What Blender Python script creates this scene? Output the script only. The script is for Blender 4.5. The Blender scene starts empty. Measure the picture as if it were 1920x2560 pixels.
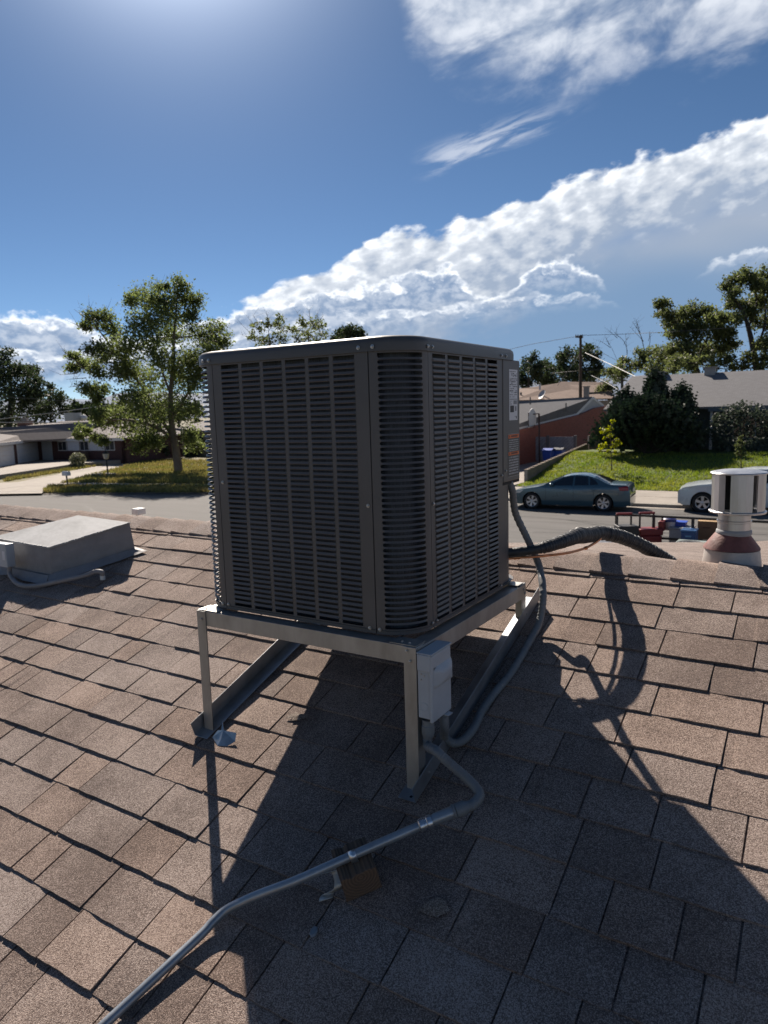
import bpy, bmesh, math, random
from mathutils import Vector, Matrix, Euler
from math import sin, cos, pi, radians, atan2, sqrt

S = bpy.context.scene
COL = S.collection

# ------------------------------------------------------------------ camera
EYE = 4.2                       # eye above the street; x along the ridge, y across it, z up
HEAD, PITCH, ROLL, FPX = radians(32.274), radians(8.118), radians(-1.690), 1782.2
def _axes():
    ex = Vector((cos(HEAD), sin(HEAD), 0)); ey = Vector((-sin(HEAD), cos(HEAD), 0)); ez = Vector((0, 0, 1))
    fw = ey * cos(PITCH) - ez * sin(PITCH); up = ey * sin(PITCH) + ez * cos(PITCH)
    c, s = cos(ROLL), sin(ROLL)
    return ex * c + up * s, up * c - ex * s, fw
RT, UP, FW = _axes()
cam_d = bpy.data.cameras.new('camera'); cam = bpy.data.objects.new('camera', cam_d); COL.objects.link(cam)
cam.matrix_world = Matrix(((RT.x, UP.x, -FW.x, 0), (RT.y, UP.y, -FW.y, 0), (RT.z, UP.z, -FW.z, EYE), (0, 0, 0, 1)))
cam_d.sensor_fit = 'VERTICAL'; cam_d.sensor_height = 9.8; cam_d.sensor_width = 7.35
cam_d.lens = 9.8 * FPX / 2560
cam_d.clip_start = 0.05; cam_d.clip_end = 20000
cam_d.dof.use_dof = True; cam_d.dof.focus_distance = 2.3; cam_d.dof.aperture_fstop = 1.9
S.camera = cam

# ------------------------------------------------------------------ sun, sky, exposure
SUN_EL, SUN_AZ = radians(37.7), radians(-46.7)        # azimuth from +y towards +x
sun_dir = Vector((sin(SUN_AZ) * cos(SUN_EL), cos(SUN_AZ) * cos(SUN_EL), sin(SUN_EL)))
sl = bpy.data.lights.new('sun', 'SUN'); sl.energy = 5.0; sl.angle = radians(0.53); sl.color = (1.0, 0.89, 0.77)
so = bpy.data.objects.new('sun', sl); COL.objects.link(so)
so.rotation_euler = (-sun_dir).to_track_quat('-Z', 'Y').to_euler(); so.location = sun_dir * 60
S.view_settings.view_transform = 'Standard'; S.view_settings.look = 'None'
S.view_settings.exposure = 0.72; S.view_settings.gamma = 1.0; S.view_settings.use_curve_mapping = False

W = bpy.data.worlds.new('World'); S.world = W; W.use_nodes = True
def build_world():
    nt = W.node_tree; N = nt.nodes; L = nt.links; N.clear()
    def n(t, **k):
        x = N.new(t)
        for a, b in k.items(): setattr(x, a, b)
        return x
    def val(sock, v):
        if hasattr(v, 'is_output'): L.new(v, sock)
        else: sock.default_value = v
    def m(op, a, b=0.0, c=0.0, clamp=False):
        x = n('ShaderNodeMath', operation=op, use_clamp=clamp)
        val(x.inputs[0], a); val(x.inputs[1], b); val(x.inputs[2], c); return x.outputs[0]
    def sstep(v, lo, hi):
        x = n('ShaderNodeMapRange', interpolation_type='SMOOTHSTEP')
        val(x.inputs['Value'], v); val(x.inputs['From Min'], lo); val(x.inputs['From Max'], hi); return x.outputs[0]
    def curve(v, pts, lo, hi):
        """piecewise-linear height over azimuth, in degrees"""
        x = n('ShaderNodeFloatCurve'); c = x.mapping.curves[0]
        y0 = -10.0; y1 = 40.0
        P = [((a - lo) / (hi - lo), (b - y0) / (y1 - y0)) for a, b in pts]
        c.points[0].location = P[0]; c.points[1].location = P[-1]
        for p in P[1:-1]: c.points.new(*p)
        for p in c.points: p.handle_type = 'AUTO'
        x.mapping.update()
        t = m('DIVIDE', m('SUBTRACT', v, lo), hi - lo, clamp=True); L.new(t, x.inputs['Value'])
        return m('ADD', m('MULTIPLY', x.outputs[0], y1 - y0), y0)
    def mixc(f, a, b):
        x = n('ShaderNodeMix', data_type='RGBA'); val(x.inputs[0], f); val(x.inputs[6], a); val(x.inputs[7], b); return x.outputs[2]
    tc = n('ShaderNodeTexCoord'); sep = n('ShaderNodeSeparateXYZ'); L.new(tc.outputs['Generated'], sep.inputs[0])
    X, Y, Z = sep.outputs
    az = m('ADD', m('MULTIPLY', m('ARCTAN2', X, Y), 180 / pi), 32.274)
    el = m('MULTIPLY', m('ARCSINE', Z), 180 / pi)
    def noise(sx, sy, det, rough, off=0.0, dist=0.0, shear=0.0, warp=None):
        u = az if warp is None else m('ADD', az, warp)
        v = m('ADD', el, m('MULTIPLY', az, shear)) if shear else el
        cx = n('ShaderNodeCombineXYZ'); val(cx.inputs[0], m('MULTIPLY', u, sx)); val(cx.inputs[1], m('MULTIPLY', v, sy)); cx.inputs[2].default_value = off
        t = n('ShaderNodeTexNoise'); L.new(cx.outputs[0], t.inputs['Vector']); t.inputs['Scale'].default_value = 1.0
        t.inputs['Detail'].default_value = det; t.inputs['Roughness'].default_value = rough; t.inputs['Distortion'].default_value = dist
        return t.outputs['Fac']
    sky = n('ShaderNodeTexSky', sky_type='NISHITA'); sky.sun_disc = False
    sky.sun_elevation = SUN_EL; sky.sun_rotation = SUN_AZ; sky.air_density = .66; sky.dust_density = .22; sky.ozone_density = 3.6; sky.altitude = 1600
    hs = n('ShaderNodeHueSaturation'); hs.inputs['Saturation'].default_value = 1.05; hs.inputs['Hue'].default_value = .495; L.new(sky.outputs[0], hs.inputs['Color'])
    dp = n('ShaderNodeVectorMath', operation='DOT_PRODUCT'); L.new(tc.outputs['Generated'], dp.inputs[0]); dp.inputs[1].default_value = sun_dir
    aur = m('MULTIPLY', m('EXPONENT', m('DIVIDE', m('ARCCOSINE', dp.outputs['Value']), -radians(3.0))), 150.0)      # aureole round the sun
    ad = n('ShaderNodeMix', data_type='RGBA', blend_type='ADD'); ad.clamp_result = False; ad.inputs[0].default_value = 1.0; L.new(hs.outputs[0], ad.inputs[6])
    av = n('ShaderNodeVectorMath', operation='SCALE'); av.inputs[0].default_value = (.93, 1.0, 1.1); L.new(aur, av.inputs['Scale']); L.new(av.outputs[0], ad.inputs[7]); skyc = ad.outputs[2]
    # grey sheet of shade low on the right, under the bank
    big = noise(.07, .16, 2, .5, 3.1)
    sheet_top = curve(az, [(-60, 3), (-30, 3.4), (-14, 5.0), (0, 7.6), (13, 11.0), (28, 14.6), (60, 16), (120, 13)], -60, 120)
    sheet = sstep(m('SUBTRACT', sheet_top, m('ADD', el, m('MULTIPLY', m('SUBTRACT', big, .5), 6))), -1.0, 3.0)
    sheet = m('MULTIPLY', m('MULTIPLY', sheet, sstep(az, -30, 6)), .86)
    sheet_col = mixc(sstep(m('ADD', el, m('MULTIPLY', m('SUBTRACT', big, .5), 7)), 6.5, 14.0), (2.5, 3.9, 6.0, 1), (5.6, 6.1, 7.0, 1))
    c = mixc(sheet, skyc, sheet_col)
    # bank rising from left to right: torn sunlit top, mottled body
    top = curve(az, [(-60, 5.5), (-28, 6.2), (-14, 6.8), (-11, 8.2), (-7.6, 9.6), (-4, 10.8), (-.4, 13.3), (8.4, 14.3), (16.8, 16.2), (27.5, 18.0), (60, 20), (120, 14)], -60, 120)
    bot = curve(az, [(-60, 2.5), (-28, 3), (-14, 3.6), (0, 4.8), (8, 7.0), (15, 10.4), (27.7, 12.8), (60, 14), (120, 10)], -60, 120)
    e1 = noise(.34, .62, 6, .5, 0.0, .0, -.14); e2 = noise(.34, .62, 3, .55, 0.0, .0, -.14, warp=-.9)
    en = m('ADD', m('MULTIPLY', m('SUBTRACT', e1, .5), 4.6), m('MULTIPLY', m('SUBTRACT', big, .5), 3.0))
    dt = m('ADD', m('SUBTRACT', top, el), en)
    a_bank = m('MULTIPLY', sstep(dt, -.05, .7), sstep(m('ADD', m('SUBTRACT', el, bot), m('MULTIPLY', en, 1.2)), -1.8, 1.6))
    mott = noise(.7, 1.1, 4, .52, 11.0, .0, -.1)
    depth = m('DIVIDE', m('SUBTRACT', top, el), m('SUBTRACT', top, bot))
    tone = m('ADD', m('SUBTRACT', .70, m('MULTIPLY', depth, .75)), m('ADD', m('MULTIPLY', m('SUBTRACT', e1, e2), 1.5), m('MULTIPLY', m('SUBTRACT', mott, .5), 1.05)), clamp=True)
    bcol = mixc(sstep(tone, .0, .5), (4.37, 5.30, 6.86, 1), (7.80, 8.42, 9.36, 1)); bcol = mixc(sstep(tone, .4, 1.0), bcol, (14.82, 15.13, 15.44, 1))
    c = mixc(m('MULTIPLY', a_bank, .95), c, bcol)
    # heaped cumulus below the bank: bright rims round slate cores
    lump = noise(.62, .85, 5, .52, 21.0, .1); inner = noise(1.0, 1.5, 4, .55, 30.0, .2); lump2 = noise(.5, .95, 5, .55, 33.0, .1)
    def cumulus(c, top_pts, bot_pts, amp, p, rim, op):
        t = curve(az, top_pts, -60, 120); b = curve(az, bot_pts, -60, 120)
        d = m('ADD', m('SUBTRACT', t, el), m('ADD', m('MULTIPLY', m('SUBTRACT', p, .5), amp), m('MULTIPLY', m('SUBTRACT', big, .5), amp * .8)))
        a = m('MULTIPLY', sstep(d, -.05, .5), sstep(m('SUBTRACT', el, b), -.4, 1.8))
        rimf = m('SUBTRACT', 1.0, sstep(m('ADD', d, m('MULTIPLY', m('SUBTRACT', inner, .5), 2.6)), .1, rim))
        col = mixc(sstep(inner, .36, .68), (2.65, 3.90, 6.08, 1), (6.40, 7.33, 8.89, 1))
        col = mixc(rimf, col, (14.82, 15.13, 15.44, 1))
        return mixc(m('MULTIPLY', a, op), c, col)
    c = cumulus(c, [(-60, 6), (-30, 6.8), (-24, 7.2), (-19, 5.6), (-14, 7.2), (-5, 8.8), (1.5, 9.9), (5, 10.9), (8.4, 8.8), (13.6, 11.2), (17.2, 8.8), (21, 6), (24, 9.6), (28, 10.5), (34, 8), (60, 7), (120, 6)],
                [(-60, 2), (-28, 2.6), (-14, 4.4), (0, 6.3), (14, 8.2), (20, 8.5), (28, 9), (60, 5), (120, 4)], 3.0, lump, 1.0, .9)
    c = cumulus(c, [(-60, 4.2), (-28, 5.3), (-20, 4.8), (-14, 5.8), (-6, 6.9), (0, 7.6), (8, 8.0), (13, 8.6), (18, 7.6), (22, 5), (60, 3), (120, 3)],
                [(-60, 1), (-28, 1.6), (-14, 3.0), (0, 5.3), (10, 6.6), (20, 7.2), (60, 3), (120, 3)], 2.6, lump2, .8, .7)
    # high thin cloud, upper right
    u1 = noise(.17, .34, 6, .55, 51.0, .35, -.2)
    ub = curve(az, [(-60, 60), (-6, 46), (-1, 32), (1.5, 28.5), (4, 24.8), (7, 22.6), (13.5, 21.6), (20, 22.2), (28, 22.0), (60, 20), (120, 22)], -60, 120)
    ud = m('ADD', m('SUBTRACT', el, ub), m('ADD', m('MULTIPLY', m('SUBTRACT', u1, .5), 7.0), m('MULTIPLY', m('SUBTRACT', lump2, .5), 3.0)))
    ua = m('MULTIPLY', sstep(ud, -1.2, 4.2), sstep(m('ADD', u1, m('MULTIPLY', ud, .03)), .22, .66))
    ua = m('MULTIPLY', ua, m('MULTIPLY', m('SUBTRACT', 1, sstep(el, 28, 36)), m('SUBTRACT', 1, sstep(az, 38, 60))))
    ucol = mixc(sstep(m('SUBTRACT', m('ADD', u1, m('MULTIPLY', m('SUBTRACT', lump, .5), .5)), m('MULTIPLY', ud, .03)), .24, .58), (4.99, 5.93, 7.49, 1), (10.92, 11.39, 12.17, 1))
    c = mixc(m('MULTIPLY', ua, .84), c, ucol)
    # torn wisps beneath it
    v1 = noise(.16, 1.0, 6, .6, 71.0, .5, -.24)
    vc = m('SUBTRACT', el, m('ADD', 18.1, m('MULTIPLY', m('SUBTRACT', az, 4), .22)))
    va = m('SUBTRACT', 1.0, sstep(m('ABSOLUTE', m('ADD', vc, m('MULTIPLY', m('SUBTRACT', v1, .5), 2))), .1, 1.3))
    va = m('MULTIPLY', va, m('MULTIPLY', sstep(v1, .40, .62), m('MULTIPLY', sstep(az, 2.5, 6), m('SUBTRACT', 1, sstep(az, 9, 17)))))
    c = mixc(m('MULTIPLY', va, .55), c, (10.14, 10.61, 11.54, 1))
    bg = n('ShaderNodeBackground'); L.new(c, bg.inputs['Color']); bg.inputs['Strength'].default_value = 0.053
    out = n('ShaderNodeOutputWorld'); L.new(bg.outputs[0], out.inputs['Surface'])
build_world()
W.cycles.sampling_method = 'MANUAL'; W.cycles.sample_map_resolution = 512
S.cycles.max_bounces = 5; S.cycles.diffuse_bounces = 2; S.cycles.glossy_bounces = 3; S.cycles.transmission_bounces = 4; S.cycles.transparent_max_bounces = 6
S.cycles.caustics_reflective = False; S.cycles.caustics_refractive = False

# ------------------------------------------------------------------ measuring helpers (photo pixel -> place)
def ray(px, py): return RT * (px - 960) - UP * (py - 1280) + FW * FPX
CAM = Vector((0, 0, EYE))
def at_z(px, py, z): d = ray(px, py); return CAM + d * ((z - EYE) / d.z)
def at_y(px, py, y): d = ray(px, py); return CAM + d * (y / d.y)
def at_x(px, py, x): d = ray(px, py); return CAM + d * (x / d.x)
def at_d(px, py, dep): return CAM + ray(px, py) * (dep / FPX)
SLOPE, HN = radians(18.89), 1.5435
RV = Vector((0, cos(SLOPE), sin(SLOPE))); RN = Vector((0, -sin(SLOPE), cos(SLOPE)))
def on_roof(px, py, h=0.0): d = ray(px, py); return CAM + d * ((h - HN) / d.dot(RN))
def rp(x, t, h=0.0): return CAM + Vector((x, 0, 0)) + RV * t + RN * (h - HN)     # roof coordinates: along ridge, up slope, off the deck

# ------------------------------------------------------------------ materials
MATS = {}
def mat(name, col, rough=.6, metal=0.0, var=.12, scale=8.0, bump=0.0, bscale=60.0, spec=.5, col2=None, coat=0.0, stretch=None, island=0.0, rnd=0.0, trans=0.0):
    if name in MATS: return MATS[name]
    M = bpy.data.materials.new(name); M.use_nodes = True; nt = M.node_tree; N = nt.nodes; L = nt.links
    P = N['Principled BSDF']; P.inputs['Roughness'].default_value = rough; P.inputs['Metallic'].default_value = metal
    P.inputs['Specular IOR Level'].default_value = spec
    if coat: P.inputs['Coat Weight'].default_value = coat; P.inputs['Coat Roughness'].default_value = .08
    g = N.new('ShaderNodeNewGeometry'); vec = g.outputs['Position']
    if stretch:
        mp = N.new('ShaderNodeMapping'); mp.inputs['Scale'].default_value = stretch; L.new(vec, mp.inputs['Vector']); vec = mp.outputs[0]
    t = N.new('ShaderNodeTexNoise'); t.inputs['Scale'].default_value = scale; t.inputs['Detail'].default_value = 6; t.inputs['Roughness'].default_value = .62; L.new(vec, t.inputs['Vector'])
    r = N.new('ShaderNodeValToRGB'); L.new(t.outputs['Fac'], r.inputs[0])
    c2 = col2 or tuple(min(1, x * (1 + var)) for x in col); c1 = col if col2 else tuple(x * (1 - var) for x in col)
    r.color_ramp.elements[0].position = .32; r.color_ramp.elements[0].color = (*c1, 1)
    r.color_ramp.elements[1].position = .68; r.color_ramp.elements[1].color = (*c2, 1)
    colo = r.outputs[0]
    def tint(src, amt):
        nonlocal colo
        mr = N.new('ShaderNodeMapRange'); mr.inputs['To Min'].default_value = 1 - amt; mr.inputs['To Max'].default_value = 1 + amt; L.new(src, mr.inputs['Value'])
        v = N.new('ShaderNodeVectorMath'); v.operation = 'SCALE'; L.new(colo, v.inputs[0]); L.new(mr.outputs[0], v.inputs['Scale']); colo = v.outputs[0]
    if island: tint(g.outputs['Random Per Island'], island)
    if rnd: oi = N.new('ShaderNodeObjectInfo'); tint(oi.outputs['Random'], rnd)
    L.new(colo, P.inputs['Base Color'])
    mr = N.new('ShaderNodeMapRange'); mr.inputs['To Min'].default_value = max(.02, rough - .1); mr.inputs['To Max'].default_value = min(1, rough + .1); L.new(t.outputs['Fac'], mr.inputs['Value']); L.new(mr.outputs[0], P.inputs['Roughness'])
    if bump:
        b = N.new('ShaderNodeTexNoise'); b.inputs['Scale'].default_value = bscale; b.inputs['Detail'].default_value = 4; L.new(vec, b.inputs['Vector'])
        bn = N.new('ShaderNodeBump'); bn.inputs['Strength'].default_value = bump; bn.inputs['Distance'].default_value = .5 / bscale; L.new(b.outputs['Fac'], bn.inputs['Height']); L.new(bn.outputs[0], P.inputs['Normal'])
    if trans:
        tr = N.new('ShaderNodeBsdfTranslucent'); mx = N.new('ShaderNodeMixShader'); mx.inputs[0].default_value = trans
        hs = N.new('ShaderNodeHueSaturation'); hs.inputs['Hue'].default_value = .485; hs.inputs['Saturation'].default_value = 1.15; hs.inputs['Value'].default_value = 1.9; L.new(colo, hs.inputs['Color'])
        L.new(hs.outputs[0], tr.inputs['Color']); L.new(P.outputs[0], mx.inputs[1]); L.new(tr.outputs[0], mx.inputs[2]); L.new(mx.outputs[0], N['Material Output'].inputs['Surface'])
    MATS[name] = M; return M

def shingle_mat(name, dark, mid, light, rnd):
    if name in MATS: return MATS[name]
    M = bpy.data.materials.new(name); M.use_nodes = True; nt = M.node_tree; N = nt.nodes; L = nt.links; P = N['Principled BSDF']
    P.inputs['Roughness'].default_value = .9; P.inputs['Specular IOR Level'].default_value = .32
    g = N.new('ShaderNodeNewGeometry'); oi = N.new('ShaderNodeObjectInfo')
    vo = N.new('ShaderNodeTexVoronoi'); vo.inputs['Scale'].default_value = 520; L.new(g.outputs['Position'], vo.inputs['Vector'])
    sp = N.new('ShaderNodeSeparateColor'); L.new(vo.outputs['Color'], sp.inputs[0])
    no = N.new('ShaderNodeTexNoise'); no.inputs['Scale'].default_value = 4.0; no.inputs['Detail'].default_value = 5; L.new(g.outputs['Position'], no.inputs['Vector'])
    st = N.new('ShaderNodeTexNoise'); st.inputs['Scale'].default_value = 28; st.inputs['Detail'].default_value = 5; L.new(g.outputs['Position'], st.inputs['Vector'])
    def m(op, a, b):
        x = N.new('ShaderNodeMath'); x.operation = op
        for i, v in enumerate((a, b)):
            if hasattr(v, 'is_output'): L.new(v, x.inputs[i])
            else: x.inputs[i].default_value = v
        return x.outputs[0]
    f = m('ADD', sp.outputs[0], m('MULTIPLY', m('SUBTRACT', no.outputs['Fac'], .5), 1.0))
    f = m('ADD', f, m('MULTIPLY', m('SUBTRACT', st.outputs['Fac'], .5), .35))
    f = m('ADD', f, m('MULTIPLY', m('SUBTRACT', oi.outputs['Random'], .5), rnd))
    r = N.new('ShaderNodeValToRGB'); L.new(f, r.inputs[0]); e = r.color_ramp.elements
    e[0].position = .05; e[0].color = (*dark, 1); e[1].position = .97; e[1].color = (*light, 1); x = e.new(.5); x.color = (*mid, 1)
    fr = m('FRACT', m('MULTIPLY', oi.outputs['Random'], 7.31), 0.0)
    tn = N.new('ShaderNodeMix'); tn.data_type = 'RGBA'; L.new(fr, tn.inputs[0]); tn.inputs[6].default_value = (1.06, 1.0, .96, 1); tn.inputs[7].default_value = (.97, .99, 1.02, 1)
    mu = N.new('ShaderNodeMix'); mu.data_type = 'RGBA'; mu.blend_type = 'MULTIPLY'; mu.inputs[0].default_value = 1.0; L.new(r.outputs[0], mu.inputs[6]); L.new(tn.outputs[2], mu.inputs[7])
    L.new(mu.outputs[2], P.inputs['Base Color'])
    bn = N.new('ShaderNodeBump'); bn.inputs['Strength'].default_value = .8; bn.inputs['Distance'].default_value = .0016
    L.new(m('ADD', m('MULTIPLY', vo.outputs['Distance'], -1.0), m('MULTIPLY', sp.outputs[1], .8)), bn.inputs['Height']); L.new(bn.outputs[0], P.inputs['Normal'])
    MATS[name] = M; return M

# ------------------------------------------------------------------ mesh helpers
def WM(o): return ((WM(o.parent) @ o.matrix_parent_inverse) if o.parent else Matrix.Identity(4)) @ o.matrix_basis
def attach(o, parent): o.parent = parent; o.matrix_parent_inverse = WM(parent).inverted()
class MB:
    def __init__(s): s.v = []; s.f = []
    def add(s, vs, fs):
        o = len(s.v); s.v += [tuple(p) for p in vs]; s.f += [tuple(i + o for i in f) for f in fs]; return s
    def box(s, c, size, ax=None):
        c = Vector(c); h = [k / 2 for k in size]; ax = ax or (Vector((1, 0, 0)), Vector((0, 1, 0)), Vector((0, 0, 1)))
        vs = [c + ax[0] * (h[0] * i) + ax[1] * (h[1] * j) + ax[2] * (h[2] * k) for k in (-1, 1) for j in (-1, 1) for i in (-1, 1)]
        return s.add(vs, [(0, 2, 3, 1), (4, 5, 7, 6), (0, 1, 5, 4), (2, 6, 7, 3), (0, 4, 6, 2), (1, 3, 7, 5)])
    def bb(s, a, b):
        return s.box([(a[i] + b[i]) / 2 for i in range(3)], [abs(b[i] - a[i]) for i in range(3)])
    def bar(s, a, b, w, h, up=Vector((0, 0, 1))):
        a = Vector(a); b = Vector(b); d = (b - a); l = d.length; d.normalize(); x = d.cross(up)
        if x.length < 1e-6: x = d.cross(Vector((1, 0, 0)))
        x.normalize(); u = x.cross(d)
        return s.box((a + b) / 2, (w, l, h), (x, d, u))
    def tube(s, path, r, n=10, cap=True):
        P = [Vector(p) for p in path]; R = r if isinstance(r, (list, tuple)) else [r] * len(P)
        vs = []; prev = None
        for i, p in enumerate(P):
            d = (P[min(i + 1, len(P) - 1)] - P[max(i - 1, 0)]); d = d.normalized() if d.length > 1e-9 else Vector((0, 0, 1))
            if prev is None:
                prev = d.cross(Vector((0, 0, 1)));
                if prev.length < 1e-3: prev = d.cross(Vector((1, 0, 0)))
            x = prev - d * prev.dot(d); x.normalize(); prev = x; y = d.cross(x)
            vs += [p + (x * cos(2 * pi * k / n) + y * sin(2 * pi * k / n)) * R[i] for k in range(n)]
        fs = [(i * n + k, i * n + (k + 1) % n, (i + 1) * n + (k + 1) % n, (i + 1) * n + k) for i in range(len(P) - 1) for k in range(n)]
        if cap: fs += [tuple(range(n))[::-1], tuple(range((len(P) - 1) * n, len(P) * n))]
        return s.add(vs, fs)
    def lathe(s, prof, c, n=28, ax=None, a0=0.0, a1=2 * pi, cap=True):
        c = Vector(c); X, Y, Z = ax or (Vector((1, 0, 0)), Vector((0, 1, 0)), Vector((0, 0, 1)))
        full = abs(a1 - a0 - 2 * pi) < 1e-6; m = n if full else n + 1
        vs = [c + (X * cos(a0 + (a1 - a0) * k / n) + Y * sin(a0 + (a1 - a0) * k / n)) * r + Z * z for r, z in prof for k in range(m)]
        fs = []
        for i in range(len(prof) - 1):
            for k in range(n):
                k2 = (k + 1) % m
                fs.append((i * m + k, i * m + k2, (i + 1) * m + k2, (i + 1) * m + k))
        if cap and full: fs += [tuple(range(m))[::-1], tuple(range((len(prof) - 1) * m, len(prof) * m))]
        return s.add(vs, fs)
    def prism(s, poly, d):
        """poly: list of points, extruded by vector d"""
        P = [Vector(p) for p in poly]; d = Vector(d); k = len(P)
        return s.add(P + [p + d for p in P], [tuple(range(k))[::-1], tuple(range(k, 2 * k))] + [(i, (i + 1) % k, (i + 1) % k + k, i + k) for i in range(k)])
    def grid(s, rows):
        nr, nc = len(rows), len(rows[0])
        return s.add([p for r in rows for p in r], [(i * nc + j, i * nc + j + 1, (i + 1) * nc + j + 1, (i + 1) * nc + j) for i in range(nr - 1) for j in range(nc - 1)])
    def mesh(s, name, mt=None, smooth=False, fix=True):
        me = bpy.data.meshes.new(name); me.from_pydata(s.v, [], s.f)
        if fix:
            b = bmesh.new(); b.from_mesh(me); bmesh.ops.recalc_face_normals(b, faces=b.faces); b.to_mesh(me); b.free()
        if mt: me.materials.append(mt)
        if smooth is True: me.polygons.foreach_set('use_smooth', [True] * len(me.polygons))
        elif smooth: me.polygons.foreach_set('use_smooth', [True] * len(me.polygons)); me.set_sharp_from_angle(angle=radians(smooth))
        return me
    def build(s, name, mt, parent=None, smooth=False, bevel=0, kind=None, label=None, fix=True, seg=2):
        o = bpy.data.objects.new(name, s.mesh(name, mt, smooth, fix)); COL.objects.link(o)
        if parent: attach(o, parent)
        if bevel:
            b = o.modifiers.new('bevel', 'BEVEL'); b.width = bevel; b.segments = seg; b.limit_method = 'ANGLE'; b.angle_limit = radians(40)
        if kind: o['kind'] = kind
        if label: o['label'] = label
        return o
def inst(name, me, parent, loc=(0, 0, 0), rot=None, scale=None, mw=None):
    o = bpy.data.objects.new(name, me); COL.objects.link(o); attach(o, parent)
    if mw is not None: o.matrix_basis = mw
    else:
        o.location = loc
        if rot: o.rotation_euler = rot
        if scale: o.scale = scale
    return o
def thing(name, label, cat, loc=(0, 0, 0), rz=0, group=None):
    o = bpy.data.objects.new(name, None); COL.objects.link(o); o.location = loc; o.rotation_euler = (0, 0, rz); o.empty_display_size = .1
    return tag(o, label, cat, group)
def tag(o, label, cat, group=None):
    o['label'] = label; o['category'] = cat
    if group: o['group'] = group
    return o
def struct(name, mb, mt, **k):
    o = mb.build(name, mt, **k); o['kind'] = 'structure'; return o
def smoothpath(P, k=6):
    P = [Vector(p) for p in P]; out = []
    for i in range(len(P) - 1):
        p0, p1, p2, p3 = P[max(i - 1, 0)], P[i], P[i + 1], P[min(i + 2, len(P) - 1)]
        for j in range(k):
            t = j / k
            out.append(.5 * ((2 * p1) + (p2 - p0) * t + (2 * p0 - 5 * p1 + 4 * p2 - p3) * t * t + (3 * p1 - p0 - 3 * p2 + p3) * t ** 3))
    out.append(P[-1]); return out

# =================================================================== the house under the camera
rng = random.Random(7)
M_SH = shingle_mat('roof_shingle_granules', (.108, .080, .067), (.222, .167, .139), (.45, .366, .316), .30)
RIDGE_T = 2.579; RY, RZ = 2.94, EYE - .625
house = thing('house', 'single storey house whose brown shingled roof carries the condenser in the foreground', 'house', (-2, 0, 0))
def hbuild(mb, *a, **k): return mb.build(*a, **k)
deck = MB()
T0 = -3.6; XL, XR = -11.0, 6.0
a, b_ = rp(XL, T0, -.004), rp(XL, RIDGE_T, -.004)
BK = 0.352                                      # back slope drop per metre
def zb(y): return RZ - .012 - BK * (y - RY)
prof = [a, b_, Vector((XL, 8.8, zb(8.8))), Vector((XL, 8.8, zb(8.8) - .18)), b_ - Vector((0, 0, .22)), a - Vector((0, 0, .18))]
deck.prism(prof, (XR - XL, 0, 0))
deck_o = hbuild(deck, 'roof', M_SH, house)
# walls under the eaves
wl = MB(); ya = a.y + .45; wl.bb((XL + .4, ya, 0), (XR - .4, ya + .2, a.z + .0)); wl.bb((XL + .4, 8.2, 0), (XR - .4, 8.4, zb(8.4) - .2)); wl.bb((XL + .4, ya + .2, 0), (XL + .6, 8.2, zb(8.4) - .2)); wl.bb((XR - .6, ya + .2, 0), (XR - .4, 8.2, zb(8.4) - .2))
hbuild(wl, 'wall', mat('stucco_wall', (.42, .36, .29), .9, bump=.3, bscale=80), house)
# lower porch roof beyond the ridge on the right
pr = MB(); pk = .176
qa, qb = at_y(1478, 1381, 6.2), at_y(1960, 1349, 11.5); th_ = Vector((0, 0, .035))
pr.prism([Vector((-2.2, 2.98, RZ - .025)) - th_, Vector((6, 2.98, RZ - .025)) - th_, Vector((6.5, qb.y, qb.z)) - th_, qb - th_, qa - th_], th_)
hbuild(pr, 'porch_roof', shingle_mat('sunbleached_roofing', (.12, .09, .075), (.26, .2, .17), (.42, .35, .3), .0), house)
# tabs
def tab_mesh(seed):
    r = random.Random(seed); k = 7
    T = .0062 + r.random() * .0036; notch = r.random() < .55
    top = []; low = []; bot = []
    cut = r.randint(2, k - 2); side = r.random() < .5
    for i in range(k + 1):
        x = i / k; thick = T
        if notch and ((i < cut) == side): thick = T * .55
        y = r.uniform(-.0014, .0014)
        low.append((x, y, thick)); bot.append((x, y + .001, -.004)); top.append((x, .172, .0008))
    vs = top + low + bot; n = k + 1
    fs = [(i, n + i, n + i + 1, i + 1) for i in range(k)] + [(n + i, 2 * n + i, 2 * n + i + 1, n + i + 1) for i in range(k)]
    fs += [(0, 2 * n, n), (k, n + k, 2 * n + k)]
    mb = MB(); mb.add(vs, fs); return mb
TABS = [tab_mesh(i) for i in range(16)]
TABM = [t.mesh('shingle', M_SH, fix=False) for t in TABS]
RM = Matrix(((1, 0, 0, 0), (0, RV.y, RN.y, 0), (0, RV.z, RN.z, 0), (0, 0, 0, 1)))
def in_view(p, mar=60):
    d = p - CAM; z = d.dot(FW)
    if z < .2: return False
    x = 960 + FPX * d.dot(RT) / z; y = 1280 - FPX * d.dot(UP) / z
    return -mar < x < 1920 + mar and -mar < y < 2560 + mar
rest = MB(); ntab = 0
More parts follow.
